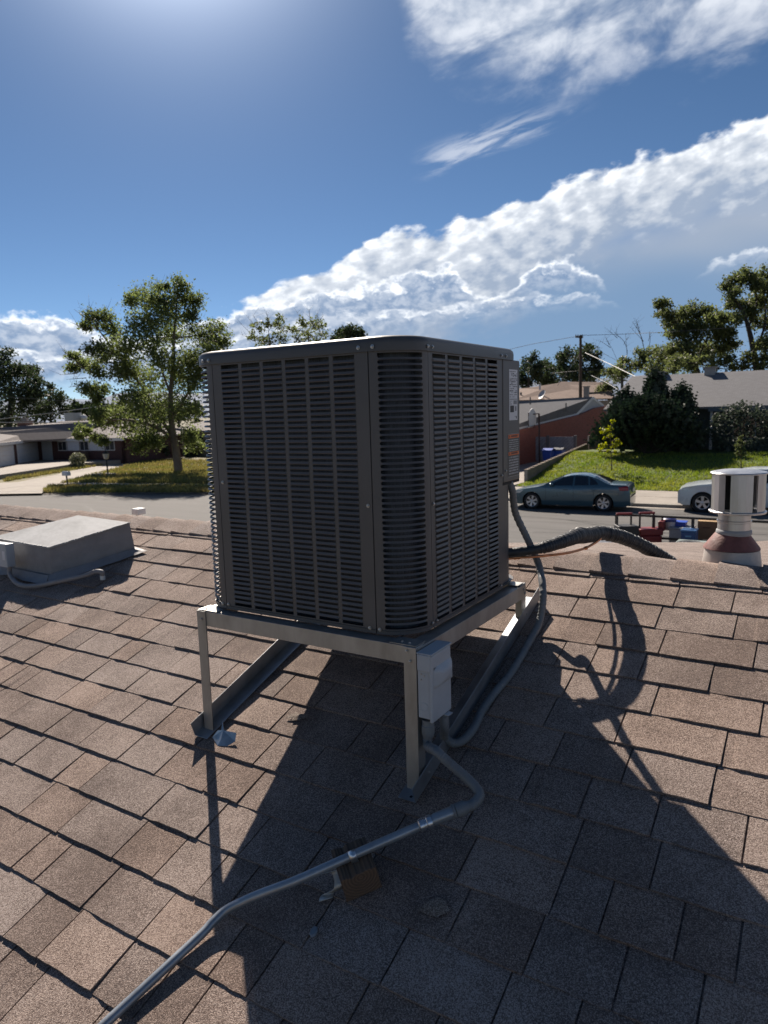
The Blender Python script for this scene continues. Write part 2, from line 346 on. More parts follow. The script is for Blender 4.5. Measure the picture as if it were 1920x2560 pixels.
for k in range(-7, 21):
    t = 1.4029 - .143 * k
    x = XL + rng.random() * .2
    while x < XR:
        w = rng.choice([.11, .15, .18, .20, .22, .24, .26, .29]) * rng.uniform(.92, 1.08)
        x1 = min(x + w, XR); i = rng.randrange(16); off = rng.uniform(-.0016, .0016)
        vis = any(in_view(rp(xx, tt)) for xx in (x, x1) for tt in (t, t + .143))
        if vis and ntab < 300:
            mw = Matrix.Translation(rp(x + .0024, t + off)) @ RM @ Matrix.Rotation(rng.gauss(0, .003), 4, 'Z') @ Matrix.Diagonal((x1 - x - .0048, 1, rng.uniform(.88, 1.15), 1))
            inst('shingle', TABM[i], deck_o, mw=mw); ntab += 1
        else:
            o = rp(x + .0024, t + off); wd = x1 - x - .0048
            rest.add([o + Vector((vx * wd, 0, 0)) + RV * vy + RN * vz for vx, vy, vz in TABS[i].v], TABS[i].f)
        x = x1
rest.build('outer_shingles', M_SH, deck_o, kind='stuff', fix=False)
# ridge caps, each lapped over its neighbour
def cap_mesh(seed):
    r = random.Random(seed); L_ = .30; rows = []
    angs = [(-.155, None), (-.10, None), (-.05, None), (-.02, None), (0, None), (.02, None), (.05, None), (.10, None), (.15, None)]
    for j in range(5):
        x = L_ * j / 4 - .0; lift = .017 * (1 - j / 4) + .001 + r.uniform(-.001, .001); row = []
        for s_, _ in angs:
            d = abs(s_); sm = max(0, .03 - d) ** 2 * 9
            if s_ <= 0: p = Vector((x, -d * cos(SLOPE), -d * sin(SLOPE)))
            else: p = Vector((x, d * .94, -d * .331))
            p.z += lift - sm + r.uniform(-.0015, .0015) + .003; p.x += r.uniform(-.002, .002)
            row.append(p)
        rows.append(row)
    mb = MB(); mb.grid(rows); e = len(angs)
    low = [p - Vector((0, 0, .024)) for p in rows[0]]; mb.grid([rows[0], low])
    edge = [r_[0] for r_ in rows]; mb.grid([edge, [p - Vector((0, -.0, .02)) for p in edge]])
    return mb
M_CAP = shingle_mat('ridge_cap_granules', (.115, .086, .073), (.235, .18, .152), (.46, .378, .33), .25)
CAPM = [cap_mesh(100 + i).mesh('ridge_cap', M_CAP, smooth=50, fix=False) for i in range(6)]
x = XL; i = 0
while x < XR - .3:
    o = inst('ridge_cap', CAPM[i % 6], deck_o, mw=Matrix.Translation((x, RY, RZ - .002))); x += .152 + rng.uniform(-.004, .004); i += rng.randint(1, 3)

# =================================================================== the condenser
M_PAINT = mat('condenser_grey_paint', (.102, .098, .098), .46, var=.13, scale=4, bump=.05, bscale=500, spec=.45)
M_PAINT_L = mat('condenser_lid_paint', (.075, .074, .074), .44, var=.12, scale=4, bump=.05, bscale=400, spec=.5)
M_COIL = mat('coil_fins', (.042, .051, .062), .5, .2, var=.45, scale=220, stretch=(1, 1, .1), bump=.4, bscale=300)
M_SCREW = mat('zinc_screw', (.42, .43, .44), .35, .9, var=.15, scale=80)
M_GALV = mat('galvanised_steel', (.36, .355, .34), .5, .7, var=.22, scale=14, bump=.06, bscale=90, stretch=(1, 1, .35))
M_GALVD = mat('galvanised_base_steel', (.34, .36, .38), .46, .75, var=.2, scale=10, bump=.05, bscale=70)
M_BLACK = mat('dark_gap', (.012, .012, .013), .8)
AX0, AX1, AY0, AY1 = -1.795, -.965, 1.66, 2.49; AZ0, AZ1 = EYE - .636, EYE + .163; CR = .12
PITCHZ = .0158; ZS1 = EYE + .154; NROW = 49
ac = thing('condenser_unit', 'large dark grey air conditioning condenser on a steel roof stand', 'air conditioner', (-1.38, 2.075, AZ0))
def slat_profile(h=.0066): # outward, up
    return [(0, h / 2), (.0012, h / 2), (.0042, -h / 2), (.0020, -h / 2 - .0022), (.0006, -h / 2)]
def slat_mb(w, h=.0066):
    """one pressed blade, centred, width along +x, outward = -y"""
    mb = MB(); p = slat_profile(h); k = len(p); e = .0035
    for x, s in ((-w / 2, 0.15), (-w / 2 + e, 1), (w / 2 - e, 1), (w / 2, .15)): mb.v += [(x, -o * s, z) for o, z in p]
    for i in range(3): mb.f += [(i * k + j, i * k + (j + 1) % k, (i + 1) * k + (j + 1) % k, (i + 1) * k + j) for j in range(k)]
    mb.f += [tuple(range(k))[::-1], tuple(range(3 * k, 4 * k))]; return mb
def panel(name, org, ux, cols, width, individual, label=None):
    """flat louvred panel; org = lower left, ux along the face, outward = ux x z"""
    ux = Vector(ux); uz = Vector((0, 0, 1)); un = ux.cross(uz); org = Vector(org)
    zt = ZS1 - AZ0; zl = ZS1 - NROW * PITCHZ - AZ0; H = AZ1 - AZ0; th = .0025
    mb = MB()
    def plate(x0, x1, z0, z1): mb.box(org + ux * ((x0 + x1) / 2) + uz * ((z0 + z1) / 2) - un * (th / 2), (x1 - x0, th, z1 - z0), (ux, un, uz))
    plate(.0012, width - .0012, zt, H); plate(.0012, width - .0012, 0, zl)
    edges = [.0012] + [v for c in cols for v in c] + [width - .0012]
    for i in range(0, len(edges), 2): plate(edges[i], edges[i + 1], zl, zt)
    po = mb.build(name, M_PAINT, ac, label=label)
    w0 = cols[0][1] - cols[0][0] + .001; base = slat_mb(w0); me = base.mesh('louver', M_PAINT)
    R = Matrix((( ux.x, -un.x, 0, 0), (ux.y, -un.y, 0, 0), (0, 0, 1, 0), (0, 0, 0, 1)))
    rows = MB()
    for c in cols:
        for r in range(1, NROW):
            p = org + ux * ((c[0] + c[1]) / 2) + uz * (zt - r * PITCHZ)
            mw = Matrix.Translation(p) @ R
            if individual: inst('louver', me, po, mw=mw)
            else: rows.add([mw @ Vector(v) for v in base.v], base.f)
    if not individual: rows.build('louver_rows', M_PAINT, po, kind='stuff')
    return po
FX0 = -1.675; FW_ = .587
fcols = [(.0375 + .0866 * i, .0375 + .0866 * i + .0735) for i in range(6)]
panel('front_panel', (FX0, AY0, AZ0), (1, 0, 0), fcols, FW_ + .002, True)
rcols = [(.025 + .0948 * i, .025 + .0948 * i + .079) for i in range(5)]
panel('right_panel', (AX1, AY0 + CR, AZ0), (0, 1, 0), rcols, 2.306 - (AY0 + CR), False)
panel('left_panel', (AX0, AY1 - CR, AZ0), (0, -1, 0), fcols, .59, False)
panel('back_panel', (AX1 - CR, AY1, AZ0), (-1, 0, 0), fcols, .59, False)
def corner(name, cx, cy, a0, individual=True):
    """quarter-round louvred corner, angles a0..a0+90 degrees"""
    mb = MB(); zt = ZS1; zl = ZS1 - NROW * PITCHZ; R = CR
    def shell(d0, d1, z0, z1, n=8):
        A = [radians(a0 + d0 + (d1 - d0) * i / n) for i in range(n + 1)]
        for rr in (R, R - .0025): mb.grid([[(cx + rr * cos(a), cy + rr * sin(a), z) for a in A] for z in (z0, z1)])
        for a in (A[0], A[-1]): mb.grid([[(cx + rr * cos(a), cy + rr * sin(a), z) for rr in (R - .0025, R)] for z in (z0, z1)])
    shell(.6, 89.4, zt, AZ1, 14); shell(.6, 89.4, AZ0, zl, 14); shell(.6, 13, zl, zt); shell(77, 89.4, zl, zt)
    po = mb.build(name, M_PAINT, ac, smooth=40, fix=False)
    cb = MB(); D = 13.0; n = 22; hw = .0030; sl = PITCHZ / 2 - hw; rows = []
    for i in range(n + 1):
        f = i / n; f = .5 - .5 * cos(pi * f) if 0 < i < n else f
        d = D + (77 - D) * f; s = min(f, 1 - f) * radians(77 - D) * R
        h = PITCHZ / 2 - (sqrt(max(0, sl * sl - (sl - s) ** 2)) if s < sl else sl)
        bulge = .003 * min(1, s / .012); a = radians(a0 + d)
        prof = [(-.0022, h), (0, h), (bulge * .5, 0), (bulge, -h * .8), (bulge * .4, -h), (-.0022, -h)]
        rows.append([(cx + (R + o) * cos(a), cy + (R + o) * sin(a), z) for o, z in prof])
    cb.grid([r + [r[0]] for r in rows]); me = cb.mesh('curved_louver', M_PAINT, smooth=40)
    for r in range(1, NROW): inst('curved_louver', me, po, mw=Matrix.Translation((0, 0, zt - r * PITCHZ)))
corner('front_corner_panel', AX1 - CR, AY0 + CR, 270)
corner('far_corner_panel', AX0 + CR, AY0 + CR, 180)
# solid corner post at the back right, set in behind the service cover
cp = MB(); A = [radians(k * 9) for k in range(11)]
cp.grid([[(AX1 - CR + (CR - .006) * cos(a), AY1 - CR - .02 + (CR - .006) * sin(a), z) for a in A] for z in (AZ0, AZ1)]); cp.bb((AX1 - .012, 2.307, AZ0), (AX1 - .006, 2.352, AZ1))
cp.build('corner_post', M_PAINT, ac, smooth=40)
cq = MB(); A = [radians(90 + k * 9) for k in range(11)]; cq.grid([[(AX0 + CR + CR * cos(a), AY1 - CR + CR * sin(a), z) for a in A] for z in (AZ0, AZ1)]); cq.build('corner_post', M_PAINT, ac, smooth=40)
# coil behind the louvres
def rrect(x0, x1, y0, y1, r, n=6):
    out = []
    for cx, cy, a in ((x1 - r, y0 + r, 270), (x1 - r, y1 - r, 0), (x0 + r, y1 - r, 90), (x0 + r, y0 + r, 180)):
        out += [(cx + r * cos(radians(a + 90 * k / n)), cy + r * sin(radians(a + 90 * k / n))) for k in range(n + 1)]
    return out
co = MB(); P = rrect(AX0 + .03, AX1 - .03, AY0 + .03, AY1 - .03, .09); co.grid([[(x, y, z) for x, y in P + P[:1]] for z in (AZ0 + .01, AZ1)])
co.build('coil', M_COIL, ac, smooth=30, fix=False)
# base pan and lid
bp = MB(); P = rrect(AX0 - .002, AX1 + .002, AY0 - .002, AY1 + .002, CR); P2 = rrect(AX0 + .012, AX1 - .012, AY0 + .012, AY1 - .012, CR - .012)
bp.v = [(x, y, AZ0 - .004) for x, y in P2] + [(x, y, AZ0 + .012) for x, y in P] + [(x, y, AZ0 + .012) for x, y in P2]; k = len(P)
bp.f = [tuple(range(k))[::-1]] + [(i, (i + 1) % k, (i + 1) % k + k, i + k) for i in range(k)] + [(i + k, (i + 1) % k + k, (i + 1) % k + 2 * k, i + 2 * k) for i in range(k)]
bp.build('base_pan', M_PAINT, ac, smooth=35)
ld = MB(); rings = []
for d, z in ((.0, AZ1 - .004), (.006, AZ1 - .004), (.0065, AZ1 + .018), (.004, AZ1 + .028), (-.004, AZ1 + .035), (-.018, AZ1 + .038), (-.05, AZ1 + .036)):
    rings.append([(x, y, z) for x, y in rrect(AX0 - d, AX1 + d, AY0 - d, AY1 + d, CR + d, 8)])
cxx, cyy = (AX0 + AX1) / 2, (AY0 + AY1) / 2; k = len(rings[0])
inner = [(cxx + .30 * (x - cxx) / math.hypot(x - cxx, y - cyy), cyy + .30 * (y - cyy) / math.hypot(x - cxx, y - cyy), AZ1 + .036) for x, y, z in rings[-1]]
rings += [inner, [(x, y, z - .08) for x, y, z in inner]]
ld.grid([r + r[:1] for r in rings]); lid = ld.build('lid', M_PAINT_L, ac, smooth=50, fix=False)
gr = MB()
for i in range(9):
    rr = .06 + .03 * i; gr.tube([(cxx + rr * cos(2 * pi * j / 36), cyy + rr * sin(2 * pi * j / 36), AZ1 + .04) for j in range(37)], .002, 5, cap=False)
for j in range(8): gr.tube([(cxx + .05 * cos(pi * j / 4), cyy + .05 * sin(pi * j / 4), AZ1 + .043), (cxx + .31 * cos(pi * j / 4), cyy + .31 * sin(pi * j / 4), AZ1 + .043)], .0025, 5)
gr.build('fan_grille', M_BLACK, ac)
# service cover over the electrics
sc = MB(); sx = AX1 + .002
sc.bb((sx - .05, 2.309, EYE - .262), (sx, 2.462, AZ1 - .002)); cover = sc.build('service_cover', M_PAINT, ac, bevel=.004)
sc = MB(); sc.bb((sx - .05, 2.312, EYE - .272), (sx - .004, 2.466, EYE - .262)); sc.build('cover_lip', M_BLACK, cover)
# rating label and warning label: printed sheets
M_LAB = mat('white_label', (.62, .63, .66), .45, var=.04); M_INK = mat('label_ink', (.03, .03, .035), .6); M_OR = mat('warning_orange', (.62, .13, .02), .5, var=.06)
M_INKG = mat('faded_label_ink', (.24, .25, .28), .6); M_LABB = mat('black_label', (.025, .026, .03), .4); M_PALE = mat('pale_print', (.36, .37, .39), .5)
def lab(y0, y1, z0, z1, name, mt, off, parent):
    return MB().bb((sx + off, y0, EYE + z0), (sx + off + .0004, y1, EYE + z1)).build(name, mt, parent)
lb = lab(2.362, 2.438, -.048, .128, 'rating_label', M_LAB, .0003, cover)
ink = MB(); inkg = MB(); r = random.Random(3)
def mark(mb, y0, y1, z0, z1): mb.bb((sx + .0009, y0, EYE + z0), (sx + .0011, y1, EYE + z1))
z = .122
while z > .03:
    y = 2.366
    while y < 2.432:
        w = r.uniform(.004, .015); h_ = r.choice([.0018, .0026, .0034])
        if r.random() < .72: mark(ink if r.random() < .4 else inkg, y, min(y + w, 2.434), z - h_, z)
        y += w + r.uniform(.0015, .004)
    z -= r.choice([.0052, .0062, .0075])
mark(ink, 2.366, 2.434, .0245, .0262); mark(inkg, 2.40, 2.432, .008, .021)
mark(ink, 2.370, 2.404, -.020, .003)
for q in range(4): mark(inkg, 2.366, 2.366 + r.uniform(.01, .02), .006 + q * .004, .0075 + q * .004)
mark(inkg, 2.414, 2.428, -.016, .001); mark(ink, 2.424, 2.430, -.043, -.034); mark(inkg, 2.412, 2.422, -.036, -.034)
ink.build('printed_lines', M_INK, lb); inkg.build('printed_lines', M_INKG, lb)
wl_ = lab(2.350, 2.452, -.246, -.095, 'warning_label', M_LABB, .0003, cover)
of = MB(); mark(of, 2.352, 2.450, -.111, -.098); mark(of, 2.352, 2.450, -.171, -.159); of.build('orange_band', M_OR, wl_)
pl = MB()
for zz in (-.0955, -.2455): mark(pl, 2.350, 2.452, zz - .0008, zz + .0004)
for yy in (2.3505, 2.4512): mark(pl, yy, yy + .0008, -.2455, -.0955)
def line_of_marks(z, h_, y0=2.357, y1=2.444):
    y = y0
    while y < y1:
        w = r.uniform(.0025, .007)
        mark(pl, y, min(y + w, y1), z - h_, z); y += w + r.choice([.0012, .0012, .004])
for z in (-.116, -.1235, -.131, -.1385, -.146, -.1525): line_of_marks(z, .004)
for z in (-.1755, -.185, -.1945, -.204, -.2135, -.2225, -.2325): line_of_marks(z, .0058)
pl.build('printed_lines', M_PALE, wl_)
for zz in (-.1075, -.1678):
    dk = MB(); dk.prism([(sx + .0012, 2.358, EYE + zz), (sx + .0012, 2.367, EYE + zz), (sx + .0012, 2.3625, EYE + zz + .008)], (.0002, 0, 0)); y = 2.378
    for q in range(7): dk.bb((sx + .0012, y, EYE + zz + .0005), (sx + .0014, y + .006, EYE + zz + .0065)); y += .0085
    dk.build('warning_heading', M_INK, wl_)['kind'] = 'stuff'
# screws
def screw_mesh():
    mb = MB(); mb.lathe([(0.0052, 0), (.0052, .0012), (.0036, .0013), (.0034, .0036), (.0026, .0042), (.0001, .0042)], (0, 0, 0), 12, cap=False); return mb.mesh('screw', M_SCREW, smooth=40)
SCM = screw_mesh()
def screw(p, nrm, parent, s=1.0): return inst('screw', SCM, parent, mw=Matrix.Translation(p) @ Vector(nrm).to_track_quat('Z', 'Y').to_matrix().to_4x4() @ Matrix.Scale(s, 4))
F = (0, -1, 0); Rn = (1, 0, 0)
for x in (-1.708, -1.682, -1.112, -1.066): screw((x, AY0 - .0065, AZ1 + .008), F, ac, 1.1)
for x, z in ((-1.658, -.215), (-1.100, -.265), (-1.692, -.62), (-1.666, -.62), (-1.108, -.622), (-1.074, -.622)): screw((x, AY0 - .0005, EYE + z), F, ac, 1.1)
for y in (1.768, 1.795, 2.285, 2.325): screw((AX1 + .0065, y, AZ1 + .008), Rn, ac)
for y, z in ((1.792, -.27), (2.294, -.235), (2.328, -.222), (1.772, -.618), (1.80, -.618), (2.28, -.622)): screw((AX1 + .002, y, EYE + z), Rn, ac)

# =================================================================== the stand
SX0, SX1, SY0, SY1, SZ = -1.777, -.935, 1.624, 2.44, EYE - .644
stand = thing('roof_stand', 'galvanised steel stand holding the grey condenser level above the sloping roof', 'stand', ((SX0 + SX1) / 2, 2.03, EYE - 1.0))
def roofz(y): return rp(0, (y - HN * sin(SLOPE)) / cos(SLOPE)).z
def angle(name, a, b, f1, f2, mt, parent, th=.0022):
    """L-section from a to b; flanges f1 and f2 are vectors"""
    a, b, f1, f2 = Vector(a), Vector(b), Vector(f1), Vector(f2); mb = MB()
    n1 = f2.normalized() * th; n2 = f1.normalized() * th
    mb.prism([a, a + f1, a + f1 + n1, a + n1 + n2, a + f2 + n2, a + f2], b - a)
    return mb.build(name, mt, parent, bevel=.0007, seg=1)
HR = .05
angle('top_rail', (SX0, SY0, SZ), (SX1, SY0, SZ), (0, 0, -HR), (0, .05, 0), M_GALV, stand)
angle('top_rail', (SX0, SY1, SZ), (SX1, SY1, SZ), (0, 0, -HR), (0, -.05, 0), M_GALV, stand)
angle('top_rail', (SX1 + .003, SY0 + .006, SZ - .003), (SX1 + .003, SY1 - .004, SZ - .003), (0, 0, -HR), (-.05, 0, 0), M_GALV, stand)
angle('top_rail', (SX0 - .003, SY0 + .006, SZ - .003), (SX0 - .003, SY1 - .004, SZ - .003), (0, 0, -HR), (.05, 0, 0), M_GALV, stand)
LW = .040
for x, sx_ in ((SX0, 1), (SX1, -1)):
    for y, sy in ((SY0, 1), (SY1, -1)):
        off = -.003 * sy
        zb_ = roofz(y) + (.008 if sy > 0 else .006)
        angle('leg', (x - .001 * sx_, y + off, zb_), (x - .001 * sx_, y + off, SZ - .0005), (LW * sx_, 0, 0), (0, LW * sy, 0), M_GALV, stand)
def rail_pt(x, y, h=0.0): return rp(x, (y - HN * sin(SLOPE)) / cos(SLOPE), h)
for x, s_ in ((SX0 - .010, 1), (SX1 + .010, -1)):
    angle('base_rail', rail_pt(x, SY0 - .035, .013), rail_pt(x, SY1 + .14, .013), RN * .052, Vector((.058 * s_, 0, 0)), M_GALVD, stand)
ft = MB(); p0 = rail_pt(SX1 + .009, SY0 - .036, .014); ft.prism([p0, p0 + Vector((-.046, .0, 0)), p0 + Vector((-.036, 0, 0)) + RV * .03, p0 + RV * .045], RN * .0025); ft.build('foot_plate', M_GALVD, stand)
hl = MB(); c_ = p0 + Vector((-.02, 0, 0)) + RV * .014 + RN * .0027; hl.lathe([(.0045, 0), (.0001, .0003)], c_, 12, (Vector((1, 0, 0)), RV, RN)); hl.build('bolt_hole', M_BLACK, stand)
for x in (SX0 + .045, SX1 - .045):
    for y in (SY0 + .03, SY1 - .04): MB().box((x, y, SZ + .0022), (.085, .055, .002)).build('corner_gusset', M_GALV, stand)
for p, nrm in [((SX1 - .028, SY0 - .0035, SZ - .012), F), ((SX1 - .018, SY0 - .0035, SZ - .040), F), ((SX0 + .02, SY0 - .0035, SZ - .028), F), ((SX1 - .055, SY0 + .02, SZ + .0035), (0, 0, 1)), ((SX1 - .03, SY0 + .018, SZ + .0035), (0, 0, 1)),
               ((SX0 + .03, SY0 + .012, SZ + .0035), (0, 0, 1)), ((SX1 + .0035, SY1 - .022, SZ - .02), Rn), ((SX1 + .0035, SY1 - .012, SZ - .036), Rn), (rail_pt(SX1 + .011, SY0 + .05, .04), Rn), (rail_pt(SX1 + .011, SY1 - .0, .04), Rn)]:
    screw(p, nrm, stand)

# =================================================================== disconnect box on the front right leg
M_BOX = mat('grey_enclosure_paint', (.42, .45, .48), .45, var=.07, scale=12, bump=.04, bscale=200)
dx0, dx1, dy0, dy1, dz0, dz1 = -.931, -.884, 1.616, 1.732, EYE - .850, EYE - .652
disc = thing('disconnect_box', 'light grey electrical disconnect box fixed beside the front right stand leg', 'electrical box', ((dx0 + dx1) / 2, (dy0 + dy1) / 2, dz0))
MB().bb((dx0, dy0 + .004, dz0 + .008), (dx1 - .008, dy1 - .004, dz1 - .004)).build('back_box', M_BOX, disc, bevel=.004)
cv = MB(); cv.bb((dx1 - .010, dy0, dz0), (dx1, dy1, dz1 - .006)); cov = cv.build('cover', M_BOX, disc, bevel=.005)
bl = MB(); bl.add(*(lambda c, n: ([(dx1 + .018 * (1 - max(abs(u), abs(v)) ** 3), c[0] + u * .052, c[1] + v * .030) for v in n for u in n], [(i * 9 + j, i * 9 + j + 1, i * 9 + j + 10, i * 9 + j + 9) for i in range(8) for j in range(8)]))((dy0 + .063, dz0 + .125), [k / 4 - 1 for k in range(9)]))
bl.build('padlock_hood', M_BOX, cov, smooth=True)
MB().bb((dx0 + .002, dy0 - .004, dz1 - .004), (dx1 + .002, dy1 + .002, dz1)).build('rain_hood', M_BOX, disc, bevel=.0015)
MB().bb((dx0 + .003, dy0 - .0035, dz1 - .052), (dx1 - .004, dy0 + .003, dz1 - .0045)).build('hood_flap', M_BOX, disc, bevel=.006)
ko = MB(); ko.lathe([(.013, 0), (.013, .0012), (.011, .0015), (.0105, .0006), (.0001, .0006)], ((dx0 + dx1) / 2 - .004, dy0 + .0042, dz0 + .042), 24, (Vector((1, 0, 0)), Vector((0, 0, 1)), Vector((0, -1, 0))), cap=False); ko.build('knockout', M_BOX, disc, smooth=30)
tb = MB(); tb.prism([(dx1 - .006, dy0 + .07, dz0 - .001), (dx1 + .012, dy0 + .072, dz0 - .002), (dx1 + .013, dy0 + .096, dz0 - .002), (dx1 - .006, dy0 + .098, dz0 - .001)], (0, 0, .002)); tb.build('lock_tab', M_BOX, disc)
for p in ((dx0 + .012, dy0 - .0002, dz1 - .062), (dx0 + .022, dy0 - .0002, dz1 - .066), (dx0 + .012, dy0 - .0002, dz1 - .078)): screw((p[0], p[1] + .004, p[2]), F, disc, .55)

# =================================================================== conduits
M_FLEX = mat('liquidtight_grey', (.16, .172, .18), .55, var=.12, scale=20, bump=.15, bscale=120)
M_EMT = mat('emt_conduit', (.30, .33, .36), .38, .55, var=.12, scale=18, bump=.03, bscale=150)
def ribbed(path, r, n=14, pitch=.0052, amp=.0007):
    P = smoothpath(path, 26); out = []; R = []; acc = 0
    for i, p in enumerate(P):
        if i: acc += (p - P[i - 1]).length
        out.append(p); R.append(r + amp * (1 if int(acc / pitch * 2) % 2 else -1))
    return out, R
zc = lambda a, b: (600 + a / 2.304, 1600 + b / 2.304)
def RO(a, b, h): return on_roof(*zc(a, b), h)
hub1 = Vector((-.912, 1.640, dz0))
w1 = thing('flexible_conduit', 'grey flexible conduit curving from the disconnect box down to the roof pipe', 'conduit', hub1)
p1 = [hub1 + Vector((0, 0, -.035)), hub1 + Vector((.0, -.004, -.075)), RO(1130, 640, .185), RO(1210, 712, .16), RO(1300, 790, .135), RO(1358, 850, .118), RO(1380, 900, .111), RO(1340, 948, .108), RO(1290, 965, .108)]
P, R = ribbed(p1, .0130); MB().tube(P, R, 14).build('hose', M_FLEX, w1, smooth=60)
MB().lathe([(.0165, .0), (.0165, -.016), (.0185, -.018), (.0185, -.038), (.016, -.046), (.0138, -.052)], hub1, 18).build('fitting', M_FLEX, w1, smooth=35)
e0, e1 = RO(1320, 955, .109), RO(1225, 990, .108); d = (e1 - e0).normalized(); L0 = (e1 - e0).length
def lathe_along(prof, a, d, name, mt, parent, n=18):
    d = d.normalized(); x = d.cross(Vector((0, 0, 1))).normalized(); y = d.cross(x)
    return MB().lathe(prof, a, n, (x, y, d)).build(name, mt, parent, smooth=35)
lathe_along([(.0125, 0), (.0150, .008), (.0175, .012), (.0175, L0 * .8), (.0155, L0 * .82), (.0178, L0 * .86), (.0178, L0)], e0, d, 'end_fitting', M_FLEX, w1)
hub2 = Vector((-.897, 1.705, dz0))
w2 = thing('flexible_conduit', 'grey flexible conduit looping beside the right base rail up to the condenser', 'conduit', hub2)
zd = lambda a, b: (900 + a / 3.16, 1380 + b / 3.16)
p2 = [hub2 + Vector((0, 0, .004)), hub2 + Vector((.0, .005, -.05)), RO(1180, 560, .06), RO(1232, 594, .034), RO(1292, 572, .024), RO(1350, 500, .022), RO(1395, 405, .022), RO(1470, 300, .022), RO(1560, 190, .022),
      on_roof(*zd(1330, 720), .026), on_roof(*zd(1420, 540), .05), at_y(*zd(1447, 330), 2.42), at_y(*zd(1420, 130), 2.50), at_y(*zd(1375, 10), 2.52), at_y(480 + 1540 / 1.8433, 820 + 960 / 1.8433, 2.50), at_y(480 + 1490 / 1.8433, 820 + 850 / 1.8433, 2.46), Vector((-.972, 2.41, EYE - .30)), Vector((-.985, 2.39, EYE - .255))]
P, R = ribbed(p2, .0130); MB().tube(P, R, 14).build('hose', M_FLEX, w2, smooth=60)
# rigid pipe
zl = lambda a, b: (a / 2.304, 1600 + b / 2.304)
pipe = thing('conduit_pipe', 'bent grey metal conduit pipe strapped to a wood block across the roof', 'pipe', RO(650, 1240, 0))
pp = [RO(1232, 988, .108), RO(1060, 1060, .103), RO(650, 1240, .092), RO(330, 1382, .078), on_roof(*zl(1500, 1462), .058), on_roof(*zl(1390, 1510), .043), on_roof(*zl(1300, 1557), .031), on_roof(*zl(1225, 1625), .025), on_roof(*zl(1150, 1705), .022), on_roof(*zl(860, 1975), .0205), on_roof(*zl(590, 2225), .0205), on_roof(*zl(300, 2500), .0225), on_roof(*zl(-200, 2960), .0225)]
MB().tube(smoothpath(pp, 8), .0112, 20).build('tube', M_EMT, pipe, smooth=60)
d = pp[1] - pp[0]
lathe_along([(.0145, 0), (.0150, .004), (.0150, .052), (.0138, .054), (.0138, .060)], pp[0], d, 'coupling', M_EMT, pipe)
cpt = pp[0] + d.normalized() * .060
lathe_along([(.0165, 0), (.0170, .003), (.0170, .012), (.0150, .014), (.0150, .020), (.0160, .021), (.0160, .032), (.0125, .035)], cpt, d, 'compression_nut', mat('bright_zinc', (.55, .57, .6), .28, .9, var=.15, scale=60), pipe)
sp = MB(); c0 = pp[2]; dd = (pp[3] - pp[1]).normalized(); x = dd.cross(RN).normalized(); y = x.cross(dd)
for o_ in (0,):
    ring = [c0 + (x * cos(a) + y * sin(a)) * .0125 for a in [pi * k / 12 for k in range(13)]]
    ring = [ring[0] - y * .02] + ring + [ring[-1] - y * .02]
    sp.grid([[q - dd * .009 for q in ring], [q + dd * .009 for q in ring]])
so_ = sp.build('strap', mat('strap_zinc', (.62, .64, .66), .3, .85, var=.3, scale=50), pipe, smooth=40); so_.modifiers.new('s', 'SOLIDIFY').thickness = .0015
# wood block, end grain towards the lens
M_WOOD = None
def wood_mat():
    M = bpy.data.materials.new('weathered_end_grain'); M.use_nodes = True; nt = M.node_tree; N = nt.nodes; L = nt.links; Pn = N['Principled BSDF']; Pn.inputs['Roughness'].default_value = .85
    tc = N.new('ShaderNodeTexCoord'); mp = N.new('ShaderNodeMapping'); mp.inputs['Scale'].default_value = (1, .05, 1); mp.inputs['Location'].default_value = (-.05, 0, -.06); L.new(tc.outputs['Object'], mp.inputs[0])
    w = N.new('ShaderNodeTexWave'); w.wave_type = 'RINGS'; w.rings_direction = 'SPHERICAL'; w.inputs['Scale'].default_value = 38; w.inputs['Distortion'].default_value = 1.1; w.inputs['Detail'].default_value = 3; w.inputs['Detail Scale'].default_value = 3; L.new(mp.outputs[0], w.inputs['Vector'])
    r = N.new('ShaderNodeValToRGB'); e = r.color_ramp.elements; e[0].color = (.095, .060, .040, 1); e[1].color = (.155, .095, .060, 1); L.new(w.outputs['Fac'], r.inputs[0]); L.new(r.outputs[0], Pn.inputs['Base Color'])
    b = N.new('ShaderNodeBump'); b.inputs['Strength'].default_value = .6; b.inputs['Distance'].default_value = .002; L.new(w.outputs['Fac'], b.inputs['Height']); L.new(b.outputs[0], Pn.inputs['Normal']); return M
wa = on_roof(*zc(618, 1530)); wb = on_roof(*zc(818, 1442)); e_ = (wb - wa); WL = .092; e_.normalize(); ln = e_.cross(RN).normalized() * -1
wood = MB(); hh = .076; LEN = .10
def wv(u, l, h_): return (u, l, h_)
wv_pts = []; r = random.Random(5)
n_ = 9
prof_b = [(i / n_ * WL, 0) for i in range(n_ + 1)]
for l in (0, LEN):
    for i in range(n_ + 1): wv_pts.append((i / n_ * WL, l, 0.0))
    for i in range(n_ + 1):
        z = hh * (.97 + .03 * sin(i * 2.1)) - (.006 if i == 3 else 0); wv_pts.append((i / n_ * WL, l, z))
k = n_ + 1
wood.v = wv_pts; wood.f = [(i, i + 1, k + i + 1, k + i) for i in range(n_)] + [(2 * k + i, 3 * k + i, 3 * k + i + 1, 2 * k + i + 1) for i in range(n_)] + [(k + i, k + i + 1, 3 * k + i + 1, 3 * k + i) for i in range(n_)] + [(i, 2 * k + i, 2 * k + i + 1, i + 1) for i in range(n_)] + [(0, k, 3 * k, 2 * k), (n_, 2 * k + n_, 3 * k + n_, k + n_)]
wo = wood.build('wood_block', wood_mat(), bevel=.002)
